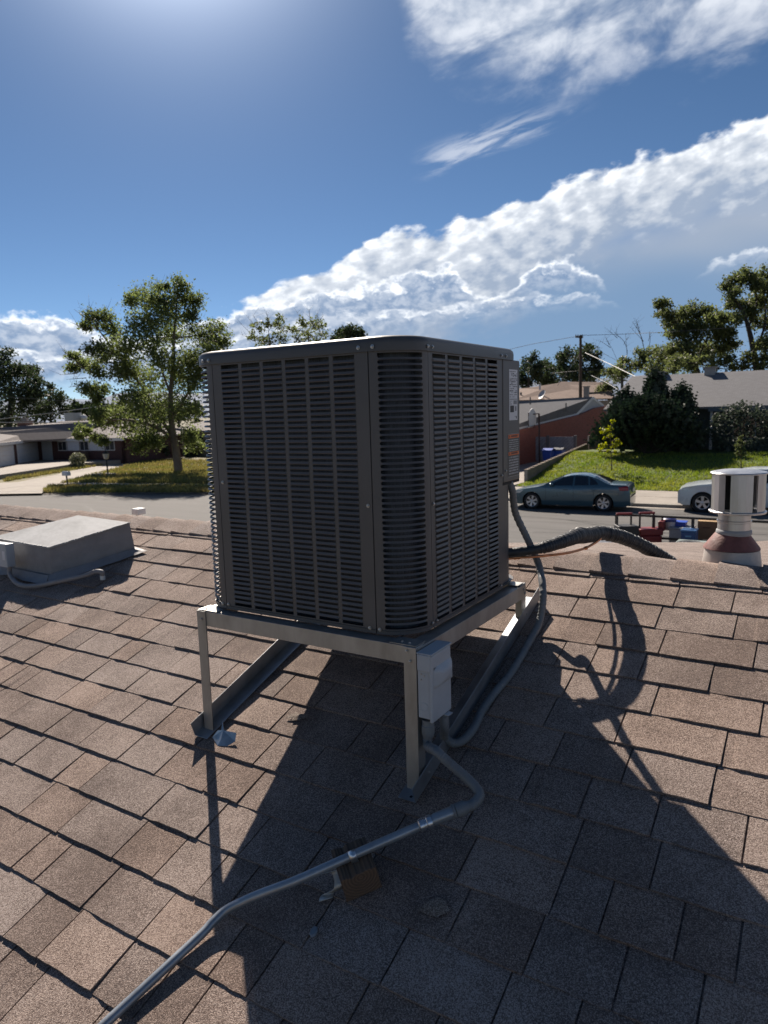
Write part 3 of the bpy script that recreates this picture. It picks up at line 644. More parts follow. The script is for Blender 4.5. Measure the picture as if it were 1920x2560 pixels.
wo.matrix_world = Matrix(((e_.x, ln.x, RN.x, wa.x), (e_.y, ln.y, RN.y, wa.y), (e_.z, ln.z, RN.z, wa.z + .008), (0, 0, 0, 1)))
tag(wo, 'weathered wood block with ringed end grain under the conduit pipe', 'wood block')
# bent strap offcut beside the block
def strip(name, path, wvec, th, mt, label, cat):
    mb = MB(); P = smoothpath(path, 4); wv_ = Vector(wvec); mb.grid([[p, p + wv_] for p in P]); o = mb.build(name, mt, smooth=30); o.modifiers.new('s', 'SOLIDIFY').thickness = th; return tag(o, label, cat)
strip('metal_bracket', [RO(480, 1345, .055), RO(530, 1345, .05), RO(540, 1430, .035), RO(470, 1470, .012), RO(455, 1510, .008)], RO(560, 1490, .01) - RO(480, 1515, .01), .0018, M_GALV, 'bent galvanised bracket lying against the wood block', 'bracket')
zf = lambda a, b: (a / 2.304, 1600 + b / 2.304)
def RF(a, b, h): return on_roof(*zf(a, b), h)
fl = MB(); q = [RF(1225, 560, .012), RF(1255, 520, .03), RF(1285, 520, .032), RF(1362, 535, .03), RF(1355, 585, .012), RF(1310, 612, .008), RF(1255, 610, .008), RF(1275, 570, .02)]
fl.v = [tuple(p) for p in q]; fl.f = [(0, 1, 2, 7), (2, 3, 4, 7), (7, 4, 5, 6), (0, 7, 6)]
f2 = [RF(1268, 560, .014), RF(1292, 540, .02), RF(1282, 462, .05)]; fl.add(f2, [(0, 1, 2)])
fo = fl.build('metal_offcut', mat('sheet_offcut', (.5, .5, .48), .3, .8, var=.2, scale=40)); fo.modifiers.new('s', 'SOLIDIFY').thickness = .001
tag(fo, 'crumpled sheet metal offcut on shingles by the front left stand foot', 'metal scrap')
ch = MB(); c_ = RO(425, 1680, .012); ch.lathe([(.0001, -.004), (.012, -.004), (.016, 0), (.012, .004), (.0001, .004)], c_, 7, (Vector((.55, .3, .1)), Vector((-.4, .9, .2)), RN)); tag(ch.build('gravel_chip', mat('grey_chip', (.2, .22, .24), .8)), 'small grey chip lying on shaded shingles in front of the wood block', 'stone')
# dirt smears of dried sealant on the shingles
def smear(name, pts, mt, label):
    mb = MB(); c = sum(pts, Vector()) / len(pts); k = len(pts); mb.v = [tuple(c + RN * .003)] + [tuple(p) for p in pts]; mb.f = [(0, 1 + i, 1 + (i + 1) % k) for i in range(k)]
    return tag(mb.build(name, mt), label, 'sealant')
M_SEAL = shingle_mat('sandy_sealant', (.12, .09, .07), (.24, .19, .15), (.4, .34, .29), 0)
r = random.Random(11)
for cx, cy, rx, ry, lab_ in ((1120, 1540, 95, 60, 'dried sandy sealant smear on the shaded shingles right of the wood block'), (330, 440, 60, 28, 'dried sandy sealant smear on the sunlit strip under the condenser')):
    smear('sealant_smear', [RO(cx + rx * cos(t) * r.uniform(.6, 1.1), cy + ry * sin(t) * r.uniform(.6, 1.1), .0115) for t in [2 * pi * i / 18 for i in range(18)]], M_SEAL, lab_)

# =================================================================== refrigerant lines over the ridge
M_TAPE = mat('black_insulation_tape', (.022, .024, .028), .55, var=.35, scale=30, bump=.5, bscale=70)
z3 = lambda a, b: (1240 + a / 2.44, 640 + b / 2.44)
ls = thing('insulated_line_set', 'black taped insulated refrigerant hose arching from the condenser over the ridge', 'hose', (-.75, 2.7, EYE - .65))
lp = [Vector((x, y, EYE + z)) for x, y, z in ((-1.04, 2.37, -.53), (-.958, 2.405, -.525), (-.893, 2.450, -.516), (-.855, 2.51, -.508), (-.828, 2.60, -.502), (-.818, 2.70, -.503), (-.830, 2.82, -.524), (-.828, 2.92, -.536))]
lp += [at_y(*z3(*p), Y) for p, Y in (((640, 1690), 3.02), ((720, 1703), 3.08), ((800, 1727), 3.13), ((900, 1772), 3.18), ((980, 1818), 3.21), ((1050, 1862), 3.22), ((1110, 1910), 3.22))]
P = smoothpath(lp, 14); r = random.Random(2); R = []
for i, p in enumerate(P):
    f = i / len(P); base = .018 + .0115 * min(1, max(0, (f - .12) / .25)); R.append(base + .0009 * sin(i * .9) * (f > .4) + r.uniform(-.0009, .0009) + (.0012 if .36 < f < .42 else 0))
MB().tube(P, R, 16).build('hose', M_TAPE, ls, smooth=60)
tp = MB()
for i in range(30, len(P) - 4, 3):
    d = (P[i + 1] - P[i]).normalized(); x = d.cross(Vector((0, 0, 1))).normalized(); y = x.cross(d); tl = r.uniform(-.5, .5)
    tp.tube([P[i] + (x * cos(a) + y * sin(a)) * (R[i] + .0008) + d * (tl * .014 * cos(a)) for a in [2 * pi * k / 16 for k in range(17)]], .0011, 5, cap=False)
tp.build('tape_edge', mat('tape_edge_sheen', (.07, .075, .085), .35, var=.3, scale=40), ls, smooth=True)
M_COP = mat('copper_tube', (.55, .24, .12), .32, .9, var=.25, scale=30)
cu = thing('copper_line', 'bare copper tube running under the black hose towards the ridge', 'pipe', (-.9, 2.5, EYE - .58))
cp_ = [Vector((-1.04, 2.37, EYE - .565))] + [at_y(*z3(*p), Y) for p, Y in (((75, 1845), 2.405), ((250, 1832), 2.45), ((430, 1812), 2.60), ((540, 1783), 2.82), ((600, 1752), 2.91), ((640, 1722), 2.96))]
MB().tube(smoothpath(cp_, 6), .0052, 10).build('tube', M_COP, cu, smooth=True)
for a, b in (((540, 1783), 2.82), ((105, 1843), 2.412), ((128, 1841), 2.417)): lathe_along([(.0052, 0), (.0075, .001), (.0075, .012), (.0052, .013)], at_y(*z3(*a), b), Vector((.8, .3, .2)), 'fitting', M_COP, cu, 12)

# =================================================================== duct box on the left
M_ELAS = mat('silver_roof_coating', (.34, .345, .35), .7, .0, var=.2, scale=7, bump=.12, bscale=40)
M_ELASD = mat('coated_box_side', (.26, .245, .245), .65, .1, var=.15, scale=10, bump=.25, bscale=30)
db = thing('duct_box', 'low silver coated sheet metal duct box with peeling edges on the shingles', 'duct', (-3.8, 2.5, roofz(2.4)))
tf, tr, tk, tl = [on_roof(x_, y_, .165) for x_, y_ in ((123.6, 1371), (324, 1309), (193, 1292), (-22, 1346))]
bf, br, bk, bl_ = [p - Vector((0, 0, .185)) + (p - (tf + tr + tk + tl) / 4) * .06 for p in (tf, tr, tk, tl)]
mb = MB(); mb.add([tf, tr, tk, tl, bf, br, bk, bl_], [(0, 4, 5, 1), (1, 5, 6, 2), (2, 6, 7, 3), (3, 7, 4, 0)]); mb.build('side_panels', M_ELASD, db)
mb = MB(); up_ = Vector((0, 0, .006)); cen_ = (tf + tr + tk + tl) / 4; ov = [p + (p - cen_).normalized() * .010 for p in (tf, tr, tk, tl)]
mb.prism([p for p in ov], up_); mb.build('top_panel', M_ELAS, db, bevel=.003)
r = random.Random(9); mb = MB()
for a, b in ((tf, tr), (tl, tf)):
    k = 26
    for j in range(k):
        f = j / k; p = a.lerp(b, f) + Vector((.004, -.004, .007)); w = (b - a) / k
        mb.box(p + w / 2, (w.length * r.uniform(.5, 1.1), .012 * r.uniform(.5, 1.2), .004 * r.uniform(.5, 1.6)), ((w.normalized()), w.normalized().cross(Vector((0, 0, 1))), Vector((0, 0, 1))))
mb.build('sealant_edge', M_ELAS, db)
mb = MB(); i_ = [p + RN * .02 for p in (bf, br, bk, bl_)]; cb_ = sum(i_, Vector()) / 4; o_ = [p + (p - cb_).normalized() * .085 for p in i_]; o_ = [p - RN * ((p - CAM).dot(RN) + HN - .013) for p in o_]
for a in range(4):
    b = (a + 1) % 4; rows = []
    for f in [k / 10 for k in range(11)]:
        pa, pb = o_[a].lerp(o_[b], f), i_[a].lerp(i_[b], f); rows.append([pa + RN * r.uniform(0, .006) + RV * r.uniform(-.012, .012), pa.lerp(pb, .5) + RN * r.uniform(.006, .016), pb + RN * r.uniform(.022, .03)])
    mb.grid(rows)
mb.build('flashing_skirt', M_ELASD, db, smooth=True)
jb = thing('junction_box', 'small grey junction box with a square sticker on the duct box end', 'electrical box', (-4.0, 2.16, EYE - .8))
z5 = lambda a, b: (a / 3.318, 1240 + b / 3.318)
jc = at_y(*z5(60, 505), 2.17); MB().box(jc + Vector((-.06, .0, .012)), (.19, .05, .13)).build('enclosure', M_BOX, jb, bevel=.004)
MB().box(jc + Vector((.012, -.0262, .012)), (.026, .0012, .05)).build('sticker', M_LAB, jb)
pj = [jc + Vector((.0, .01, -.05)), jc + Vector((.01, .0, -.10)), on_roof(*z5(160, 735), .03), on_roof(*z5(300, 745), .03), on_roof(*z5(500, 705), .05), on_roof(*z5(700, 660), .05), on_roof(*z5(790, 628), .055), on_roof(*z5(845, 632), .05), on_roof(*z5(850, 660), .03)]
tag(MB().tube(smoothpath(pj, 6), .0125, 12).build('drain_pipe', M_ELASD, smooth=True), 'painted pipe bent around the base of the duct box', 'pipe')
M_PVC = mat('white_pvc', (.7, .7, .68), .5)
pe = on_roof(*z5(850, 660), .03); tag(MB().lathe([(.013, -.022), (.0135, .0), (.010, .002)], pe, 14).build('pipe_stub', M_PVC, smooth=35), 'short white plastic pipe stub below the duct box', 'pipe')

# =================================================================== flue vent at the right
M_ALU = mat('flue_aluminium', (.55, .55, .56), .36, .85, var=.18, scale=14, bump=.05, bscale=40, stretch=(1, 1, .2))
M_RUST = mat('rust_red_collar', (.20, .075, .062), .62, var=.3, scale=18, bump=.2, bscale=60)
vx, vy = -.3127, 3.07; vz = EYE - .687
vent = thing('flue_vent', 'metal flue vent with slotted drum cap and rust red storm collar beyond the ridge', 'vent', (vx, vy, vz))
M_FLP = mat('flashing_paint', (.46, .42, .39), .5, .2, var=.22, scale=12, bump=.15, bscale=40)
MB().lathe([(.118, -.06), (.110, .0), (.104, .05), (.097, .104)], (vx - .004, vy, vz), 32, cap=False).build('flashing_cone', M_FLP, vent, smooth=40)
MB().lathe([(.1005, .106), (.099, .110), (.066, .155), (.058, .165)], (vx - .006, vy, vz), 32, cap=False).build('storm_collar', M_RUST, vent, smooth=40)
MB().lathe([(.0585, .15), (.0585, .206), (.061, .208), (.061, .214), (.057, .216), (.057, .26)], (vx, vy, vz), 32, cap=False).build('pipe', M_ALU, vent, smooth=30)
MB().lathe([(.060, .158), (.064, .166), (.062, .176), (.0587, .180)], (vx, vy, vz), 32, cap=False).build('sealant_bead', M_ELAS, vent, smooth=40)
MB().lathe([(.055, .245), (.0985, .245), (.1005, .248), (.1005, .252), (.098, .254), (.055, .254)], (vx + .009, vy, vz), 40, cap=False).build('lower_disc', M_ALU, vent, smooth=30)
MB().lathe([(.0001, .409), (.06, .407), (.096, .400), (.099, .397), (.099, .394), (.096, .392), (.0001, .395)], (vx + .009, vy, vz), 40, cap=False).build('top_disc', M_ALU, vent, smooth=30)
MB().lathe([(.054, .253), (.054, .395)], (vx + .009, vy, vz), 24, cap=False).build('inner_pipe', M_BLACK, vent, smooth=40)
for k in range(6):
    a0_ = radians(200 + k * 60); a1_ = a0_ + radians(48); pts = [(a0_ + (a1_ - a0_) * j / 3) for j in range(4)]
    mb = MB(); mb.grid([[Vector((vx + .009 + .092 * cos(a), vy + .092 * sin(a), vz + z)) for a in pts] for z in (.2545, .3935)]); o = mb.build('drum_panel', M_ALU, vent); o.modifiers.new('s', 'SOLIDIFY').thickness = .0015
vent.scale = (1.0285, 1.0285, 1.0285)
# small white cap on the far slope
wc = thing('vent_cap', 'small white vent cap peeking over the ridge left of the condenser', 'vent', at_y(344, 1289, 3.6))
c_ = at_y(344, 1280, 3.6); MB().bb((c_.x - .036, 3.57, c_.z - .02), (c_.x + .036, 3.65, c_.z + .028)).build('hood', M_PVC, wc, bevel=.006)
MB().tube([(c_.x, 3.61, zb(3.61) - .05), (c_.x, 3.61, c_.z)], .022, 14).build('pipe', M_PVC, wc, smooth=40)

# =================================================================== ground, street, pavements
def sheet(name, poly, z, mt, sub=None):
    mb = MB(); mb.v = [(p[0], p[1], z) for p in poly]; mb.f = [tuple(range(len(poly)))]; return struct(name, mb, mt)
M_SOIL = mat('dry_soil', (.16, .125, .09), .95, var=.35, scale=.35, col2=(.12, .125, .055), bump=.3, bscale=6)
M_ASPH = mat('asphalt', (.10, .095, .09), .9, var=.34, scale=1.0, bump=.25, bscale=45, stretch=(.12, 1.3, 1))
M_CONC = mat('concrete', (.30, .265, .228), .88, var=.16, scale=1.2, bump=.15, bscale=40)
M_CONCD = mat('kerb_concrete', (.30, .275, .245), .9, var=.2, scale=2)
M_GRASS_G = mat('lawn_soil', (.075, .105, .02), .95, var=.35, scale=1.4, bump=.5, bscale=20)
M_GRASS_D = mat('dry_lawn_soil', (.19, .15, .08), .95, var=.35, scale=.5, bump=.5, bscale=20, col2=(.12, .12, .045))
gm = MB(); gm.lathe([(.001, -.04), (60, -.04), (400, -.6), (3000, -8), (7000, -8)], (0, 20, 0), 64, cap=False); struct('ground', gm, M_SOIL)
FK = [Vector((x, y, 0)) for x, y in ((-120, -14), (-95, -2), (-60, 15.5), (-48, 20.6), (-41.4, 23.3), (-34.9, 25.8), (-29.6, 27.9), (-22, 29.3), (-12, 29.9), (-6, 30.0), (25, 30.0), (80, 30.0))]
def offs(line, d):
    out = []
    for i, p in enumerate(line):
        t = (line[min(i + 1, len(line) - 1)] - line[max(i - 1, 0)]).normalized(); out.append(p + Vector((-t.y, t.x, 0)) * d)
    return out
def ribbon(name, line, d0, d1, z, mt, z1=None):
    mb = MB(); A = offs(line, d0); B = offs(line, d1); z1 = z if z1 is None else z1
    mb.grid([[Vector((a.x, a.y, z)), Vector((b.x, b.y, z1))] for a, b in zip(A, B)]); return struct(name, mb, mt)
ribbon('street', FK, -13, 0, 0.0, M_ASPH)
ribbon('gutter', FK, -.42, -.01, .004, M_CONC)
kb = MB(); A = offs(FK, 0); B = offs(FK, .16)
kb.grid([[a + Vector((0, 0, -.03)), a + Vector((0, 0, .125)), b + Vector((0, 0, .13)), b + Vector((0, 0, -.03))] for a, b in zip(A, B)]); struct('kerb', kb, M_CONCD)
FKR = [p for p in FK if p.x > -26]; 
ribbon('pavement', FKR, .165, 2.25, .131, M_CONC); ribbon('pavement', FKR, 2.31, 4.55, .133, M_CONC)
ribbon('pavement_joint', FKR, 2.25, 2.31, .118, M_CONCD)
# cracks and tar lines on the street
r = random.Random(4); ck = MB()
for px, py, ln_, az in ((1300, 1290, 9, .12), (1420, 1300, 7, -.3), (1330, 1330, 8, .05), (1560, 1285, 5, .5), (60, 1250, 14, .05), (180, 1262, 10, .12), (1400, 1345, 6, .3), (250, 1245, 9, -.05), (100, 1240, 12, .02)):
    p = at_z(px, py, .006); P = [p]
    for k in range(9): az += r.uniform(-.25, .25); P.append(P[-1] + Vector((cos(az), sin(az), 0)) * ln_ / 9)
    ck.grid([[q + Vector((0, -.03 * r.uniform(.5, 1.3), 0)), q + Vector((0, .03, 0))] for q in P])
o = ck.build('street_cracks', mat('tar_seal', (.03, .03, .03), .7)); o['kind'] = 'stuff'; o['label'] = 'dark tar sealed cracks wandering across the grey street'
# hills on the horizon
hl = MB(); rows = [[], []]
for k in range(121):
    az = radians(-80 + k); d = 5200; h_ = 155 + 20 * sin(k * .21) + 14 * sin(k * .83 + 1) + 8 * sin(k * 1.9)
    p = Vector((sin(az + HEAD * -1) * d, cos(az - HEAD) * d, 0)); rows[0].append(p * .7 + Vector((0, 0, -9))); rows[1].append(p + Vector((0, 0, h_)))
hl.grid(rows); back = [Vector((p.x * 1.3, p.y * 1.3, p.z)) for p in rows[1]]; hl.grid([rows[1], back]); struct('hills', hl, mat('haze_tinted_mesa', (.105, .15, .235), .95, var=.15, scale=.002))  # blue of distant haze is put into the hills' base colour

# ------------------------------------------------------------------ right front yard
WX = -13.9
def lawn_z(x, y):
    f = min(1, max(0, (y - 34.6) / 10.4)); f = f * f * (3 - 2 * f)
    return .14 + 1.12 * f + .05 * sin(x * 1.3 + y) * f
lw = MB(); lw.grid([[Vector((WX + .1 + 30 * i / 30, 34.62 + 14 * j / 20, lawn_z(WX + 30 * i / 30, 34.62 + 14 * j / 20))) for i in range(31)] for j in range(21)]); struct('lawn', lw, M_GRASS_G, smooth=True)
def grass(name, label, spots, h, w, mt):
    mb = MB(); r = random.Random(len(spots))
    for p in spots:
        for b in range(3):
            a = r.uniform(0, 2 * pi); l = r.uniform(.5, 1.2) * h; q = p + Vector((r.uniform(-.1, .1), r.uniform(-.1, .1), -.01)); dx = Vector((cos(a), sin(a), 0)) * w; lean = Vector((r.uniform(-.5, .5), r.uniform(-.5, .5), 1)) * l
            mb.add([q - dx, q + dx, q + lean], [(0, 1, 2)])
    o = mb.build(name, mt, kind='stuff', fix=False); o['label'] = label; return o
M_BLADE = mat('grass_blades', (.10, .17, .026), .7, var=.3, scale=.55, island=.4, trans=.4, col2=(.19, .21, .05))
M_BLADED = mat('dry_grass_blades', (.22, .185, .075), .8, var=.3, scale=.45, island=.35, trans=.3, col2=(.13, .15, .045))
r = random.Random(8); sp_ = []
for i in range(14000):
    x = WX + .2 + r.random() * 17; y = 34.6 + r.random() ** 1.1 * 9.5; sp_.append(Vector((x, y, lawn_z(x, y))))
grass('grass', 'bright green grass of the sloping front lawn behind the parked cars', sp_, .13, .02, M_BLADE)
# retaining wall up the left edge of the lawn, in blocks
M_BLK = mat('tan_concrete_block', (.24, .19, .145), .92, var=.18, scale=3, bump=.3, bscale=30, rnd=.12)
rw = thing('retaining_wall', 'low tan block wall stepping up between driveway and green lawn', 'wall', (WX, 36.5, 0))
def block_run(parent, a, b, zt0, zt1, z0, bl=.6, bh=.2, th=.2, mt=M_BLK):
    a = Vector(a); b = Vector(b); d = b - a; n = max(1, round(d.length / bl)); u = d.normalized(); v = Vector((-u.y, u.x, 0)); me = MB().box((0, 0, 0), (d.length / n - .012, th, bh - .012)).mesh('block', mt)
    for i in range(n):
        zt = zt0 + (zt1 - zt0) * (i + .5) / n; k = 0; z = zt
        while z > z0:
            p = a + u * (d.length * (i + .5) / n); inst('block', me, parent, mw=Matrix.Translation((p.x, p.y, z - bh / 2)) @ Matrix((( u.x, v.x, 0, 0), (u.y, v.y, 0, 0), (0, 0, 1, 0), (0, 0, 0, 1)))); z -= bh; k += 1
    co_ = MB(); co_.prism([a - v * (th / 2 - .015) + Vector((0, 0, z0)), a + v * (th / 2 - .015) + Vector((0, 0, z0)), a + v * (th / 2 - .015) + Vector((0, 0, zt0 - .03)), a - v * (th / 2 - .015) + Vector((0, 0, zt0 - .03))], d + Vector((0, 0, 0))); return co_
c1 = block_run(rw, (WX, 36.4, 0), (WX, 47.6, 0), .82, 1.62, -.02); c1.build('mortar', M_CONCD, rw)
c1 = block_run(rw, (WX, 47.9, 0), (WX + 2.4, 50.2, 0), 2.1, 2.5, .0); c1.build('mortar', M_CONCD, rw)
sheet('driveway', [(-23, 30.1), (WX - .1, 30.1), (WX - .1, 52), (-23, 52)], .137, M_CONC)

# ------------------------------------------------------------------ houses
def shingle_far(name, col, scale=3.2):
    if name in MATS: return MATS[name]
    M = bpy.data.materials.new(name); M.use_nodes = True; nt = M.node_tree; N = nt.nodes; L = nt.links; P = N['Principled BSDF']; P.inputs['Roughness'].default_value = .9
    g = N.new('ShaderNodeNewGeometry'); b = N.new('ShaderNodeTexBrick'); b.inputs['Scale'].default_value = scale; b.inputs['Mortar Size'].default_value = .016; b.inputs['Brick Width'].default_value = .9; b.inputs['Row Height'].default_value = .42
    mp = N.new('ShaderNodeMapping'); mp.inputs['Scale'].default_value = (1, 1.05, 1); L.new(g.outputs['Position'], mp.inputs[0]); L.new(mp.outputs[0], b.inputs['Vector'])
    b.inputs['Color1'].default_value = (*col, 1); b.inputs['Color2'].default_value = (*[c * .84 for c in col], 1); b.inputs['Mortar'].default_value = (*[c * .55 for c in col], 1); L.new(b.outputs['Color'], P.inputs['Base Color']); MATS[name] = M; return M
def brick_mat(name, col, mort):
    if name in MATS: return MATS[name]
    M = bpy.data.materials.new(name); M.use_nodes = True; nt = M.node_tree; N = nt.nodes; L = nt.links; P = N['Principled BSDF']; P.inputs['Roughness'].default_value = .9
    g = N.new('ShaderNodeNewGeometry'); sp = N.new('ShaderNodeSeparateXYZ'); L.new(g.outputs['Position'], sp.inputs[0]); ad = N.new('ShaderNodeMath'); ad.operation = 'ADD'; L.new(sp.outputs[0], ad.inputs[0]); L.new(sp.outputs[1], ad.inputs[1])
    cb = N.new('ShaderNodeCombineXYZ'); L.new(ad.outputs[0], cb.inputs[0]); L.new(sp.outputs[2], cb.inputs[1])
    b = N.new('ShaderNodeTexBrick'); b.inputs['Scale'].default_value = 4.0; b.inputs['Mortar Size'].default_value = .014; b.inputs['Row Height'].default_value = .28; b.inputs['Brick Width'].default_value = .8; L.new(cb.outputs[0], b.inputs['Vector'])
    b.inputs['Color1'].default_value = (*col, 1); b.inputs['Color2'].default_value = (*[c * .72 for c in col], 1); b.inputs['Mortar'].default_value = (*mort, 1); L.new(b.outputs['Color'], P.inputs['Base Color']); MATS[name] = M; return M
M_BRICK = brick_mat('red_brick', (.30, .092, .066), (.24, .17, .14)); M_TRIM = mat('white_trim', (.66, .66, .66), .6, var=.06); M_GLASS = mat('window_glass', (.02, .024, .03), .08, var=.1, spec=.8)
M_GRF = shingle_far('grey_shingle_roof', (.17, .168, .176)); M_BRF = shingle_far('brown_shingle_roof', (.24, .165, .128), 2.4); M_MAUVE = shingle_far('mauve_shingle_roof', (.185, .16, .155), 2.6)
def wall(mb, a, b, z0, z1, th=.2):
    a = Vector((a[0], a[1], 0)); b = Vector((b[0], b[1], 0)); d = (b - a); n = Vector((-d.y, d.x, 0)).normalized() * th
    mb.prism([a + Vector((0, 0, z0)), b + Vector((0, 0, z0)), b + n + Vector((0, 0, z0)), a + n + Vector((0, 0, z0))], (0, 0, z1 - z0))
def slab(mb, pts, th): mb.prism([Vector(p) for p in pts], (0, 0, -th))
def facade_rect(a, b, u0, u1, z0, z1, out, th, name, mt, parent, bevel=0):
    a = Vector((a[0], a[1], 0)); b = Vector((b[0], b[1], 0)); u = (b - a).normalized(); n = Vector((u.y, -u.x, 0)); c = a + u * ((u0 + u1) / 2) + n * (out - th / 2)
    return MB().box((c.x, c.y, (z0 + z1) / 2), (u1 - u0, th, z1 - z0), (u, n, Vector((0, 0, 1)))).build(name, mt, parent, bevel=bevel)
def window(a, b, u0, u1, z0, z1, parent, panes=2, mt=None):
    w = facade_rect(a, b, u0, u1, z0, z1, .03, .06, 'window', M_TRIM, parent); n = panes; g = .06; wd = (u1 - u0 - g) / n
    for i in range(n): facade_rect(a, b, u0 + g + i * wd, u0 + (i + 1) * wd, z0 + g, z1 - g, .045, .02, 'pane', mt or M_GLASS, w)
# right: grey roofed house on the lawn
rh = thing('house', 'wide house with pale grey hipped shingle roof behind the green lawn', 'house', (-4, 50, 1.2))
EV = 3.85; hx0, hx1 = -12.6, 14.0
rl = at_y(1580, 941, 52.4); rzz = rl.z
mb = MB(); wall(mb, (hx0 + .5, 47.4), (hx1, 47.4), .6, EV - .12); wall(mb, (hx0 + .5, 58.0), (hx0 + .5, 47.6), .6, EV - .12); mb.build('wall', mat('sage_stucco', (.085, .10, .095), .9, var=.1, scale=1), rh)
mb = MB(); th = .14
slab(mb, [(hx0, 46.7, EV), (hx1, 46.7, EV), (hx1, 52.4, rzz), (rl.x, 52.4, rzz)], th); slab(mb, [(rl.x, 52.4, rzz), (hx1, 52.4, rzz), (hx1, 58.2, EV), (hx0, 58.2, EV)], th); slab(mb, [(hx0, 58.2, EV), (hx0, 46.7, EV), (rl.x, 52.4, rzz)], th)
rf = mb.build('roof', M_GRF, rh)
MB().bb((hx0 + 6.2, 46.58, EV - .30), (hx1, 46.69, EV - .01)).build('fascia', mat('slate_fascia', (.10, .125, .15), .6), rh)
for px, py in ((1648, 933), (1776, 921)):
    p = at_y(px, py, 52.2); MB().bb((p.x - .32, 51.9, p.z - .7), (p.x + .32, 52.5, p.z + .02)).build('chimney', mat('roof_vent_box', (.30, .29, .28), .7), rf)
    MB().bb((p.x - .42, 51.8, p.z + .03), (p.x + .42, 52.6, p.z + .10)).build('chimney_cap', M_CONCD, rf)
window((hx0 + .5, 47.4), (hx1, 47.4), 7.0, 9.4, 1.9, 3.3, rh); window((hx0 + .5, 47.4), (hx1, 47.4), 12.2, 14.8, 1.9, 3.3, rh)
facade_rect((hx0 + .5, 47.4), (hx1, 47.4), 10.2, 11.3, 1.3, 3.3, .04, .05, 'door', mat('dark_door', (.05, .04, .035), .5), rh)
for u in (6.3, 9.9): MB().bb((hx0 + u, 46.8, .9), (hx0 + u + .14, 46.94, EV - .1)).build('porch_post', M_TRIM, rh)
# red brick house with gable end
bh = thing('house', 'red brick house with grey gabled roof and white trim beyond the driveway', 'house', (-20, 56, 0))
E0, E1, R0, R1, E2 = at_d(1298, 1069, 50), at_d(1440, 1034, 60), at_d(1298, 1003, 55), at_d(1482, 991.5, 63), at_d(1509, 1012, 66)
E0 = E0 + (E0 - E1) * .7; R0 = R0 + (R0 - R1) * .6
mb = MB(); slab(mb, [E0, E1, R1, R0], .10); slab(mb, [R0, R1, E2, E2 + (R0 - R1)], .10); bro = mb.build('roof', M_GRF, bh)
inn = (R1 - E1); inn = Vector((inn.x, inn.y, 0)).normalized() * .7
W0, W1, W2 = E0 + inn, E1 + inn, E2 + inn * .2
def vwall(mb, pts): mb.add(pts, [tuple(range(len(pts)))])
mb = MB(); vwall(mb, [Vector((W0.x, W0.y, -.1)), Vector((W1.x, W1.y, -.1)), W1 - Vector((0, 0, .08)), W0 - Vector((0, 0, .08))]); vwall(mb, [Vector((W1.x, W1.y, -.1)), Vector((W2.x, W2.y, -.1)), W2 - Vector((0, 0, .1)), R1 + inn * .3 - Vector((0, 0, 1.0)), W1 - Vector((0, 0, .08))])
o = mb.build('wall', M_BRICK, bh); o.modifiers.new('s', 'SOLIDIFY').thickness = .2
mb = MB(); mb.bar(E0 + Vector((0, 0, -.12)), E1 + Vector((0, 0, -.12)), .06, .26); mb.build('fascia', M_TRIM, bh)
mb = MB(); mb.bar(E1 + Vector((0, 0, -.12)), R1 + Vector((0, 0, -.12)), .08, .24); mb.build('fascia', M_TRIM, bh)
mb = MB(); mb.bar(R1 + Vector((0, 0, -.12)), E2 + Vector((0, 0, -.12)), .08, .24); mb.build('fascia', M_TRIM, bh)
lw_ = (W1 - W0).length
mb = MB(); g0 = W1 + Vector((0, 0, .12)); vwall(mb, [W1 + Vector((.02, -.06, .0)), W2 + Vector((.02, -.06, -.2)), R1 + Vector((0, -.02, -.25))]); mb.build('gable_boards', mat('grey_siding', (.42, .43, .45), .7), bh)
def on_wall(px, py, off=.06):
    n = (W1 - W0).cross(Vector((0, 0, 1))).normalized(); d = ray(px, py)
    if n.dot(d) > 0: n = -n
    return CAM + d * ((W0 - CAM).dot(n) / d.dot(n)) + n * off, n
wa_, n_w = on_wall(1411, 1050); wb_, _ = on_wall(1417.5, 1071); u_ = (W1 - W0); u_.z = 0; u_.normalize()
w_o = MB().box((wa_ + wb_) / 2, ((wb_ - wa_).dot(u_), .06, wa_.z - wb_.z), (u_, n_w, Vector((0, 0, 1)))).build('window', M_TRIM, bh); MB().box((wa_ + wb_) / 2 + n_w * .035, ((wb_ - wa_).dot(u_) - .1, .02, wa_.z - wb_.z - .12), (u_, n_w, Vector((0, 0, 1)))).build('pane', M_GLASS, w_o)
# carport grille at the gable end
cg = (W2 - W1); cg.z = 0; cl = cg.length; cg.normalize()
for i in range(4): MB().tube([W1 + cg * (.4 + i * .8) + Vector((.05, -.08, -2.6)), W1 + cg * (.4 + i * .8) + Vector((.05, -.08, -.3))], .04, 6).build('grille_post', mat('faded_grille', (.16, .11, .1), .7), bh)
for i in range(4): MB().tube([W1 + cg * .4 + Vector((.05, -.10, -.35 - i * .7)), W1 + cg * 2.8 + Vector((.05, -.10, -.35 - i * .7))], .03, 6).build('grille_rail', MATS['faded_grille'], bh)
for px, py0, py1, d_ in ((1325.5, 993, 1011, 53), (1415, 1008, 1026, 57)):
    MB().tube([at_d(px, py1, d_), at_d(px, py0, d_)], .05, 8).build('vent_pipe', mat('dark_vent_pipe', (.10, .095, .09), .6), bro)
ch_a = at_d(1466, 990, 66); mb = MB(); mb.box(ch_a + Vector((0, 0, .15)), (.42, .42, 1.3)); mb.build('chimney', mat('flue_grey', (.2, .2, .2), .6), bro); MB().box(ch_a + Vector((0, 0, .86)), (.55, .55, .10)).build('chimney_cap', M_CONCD, bro)
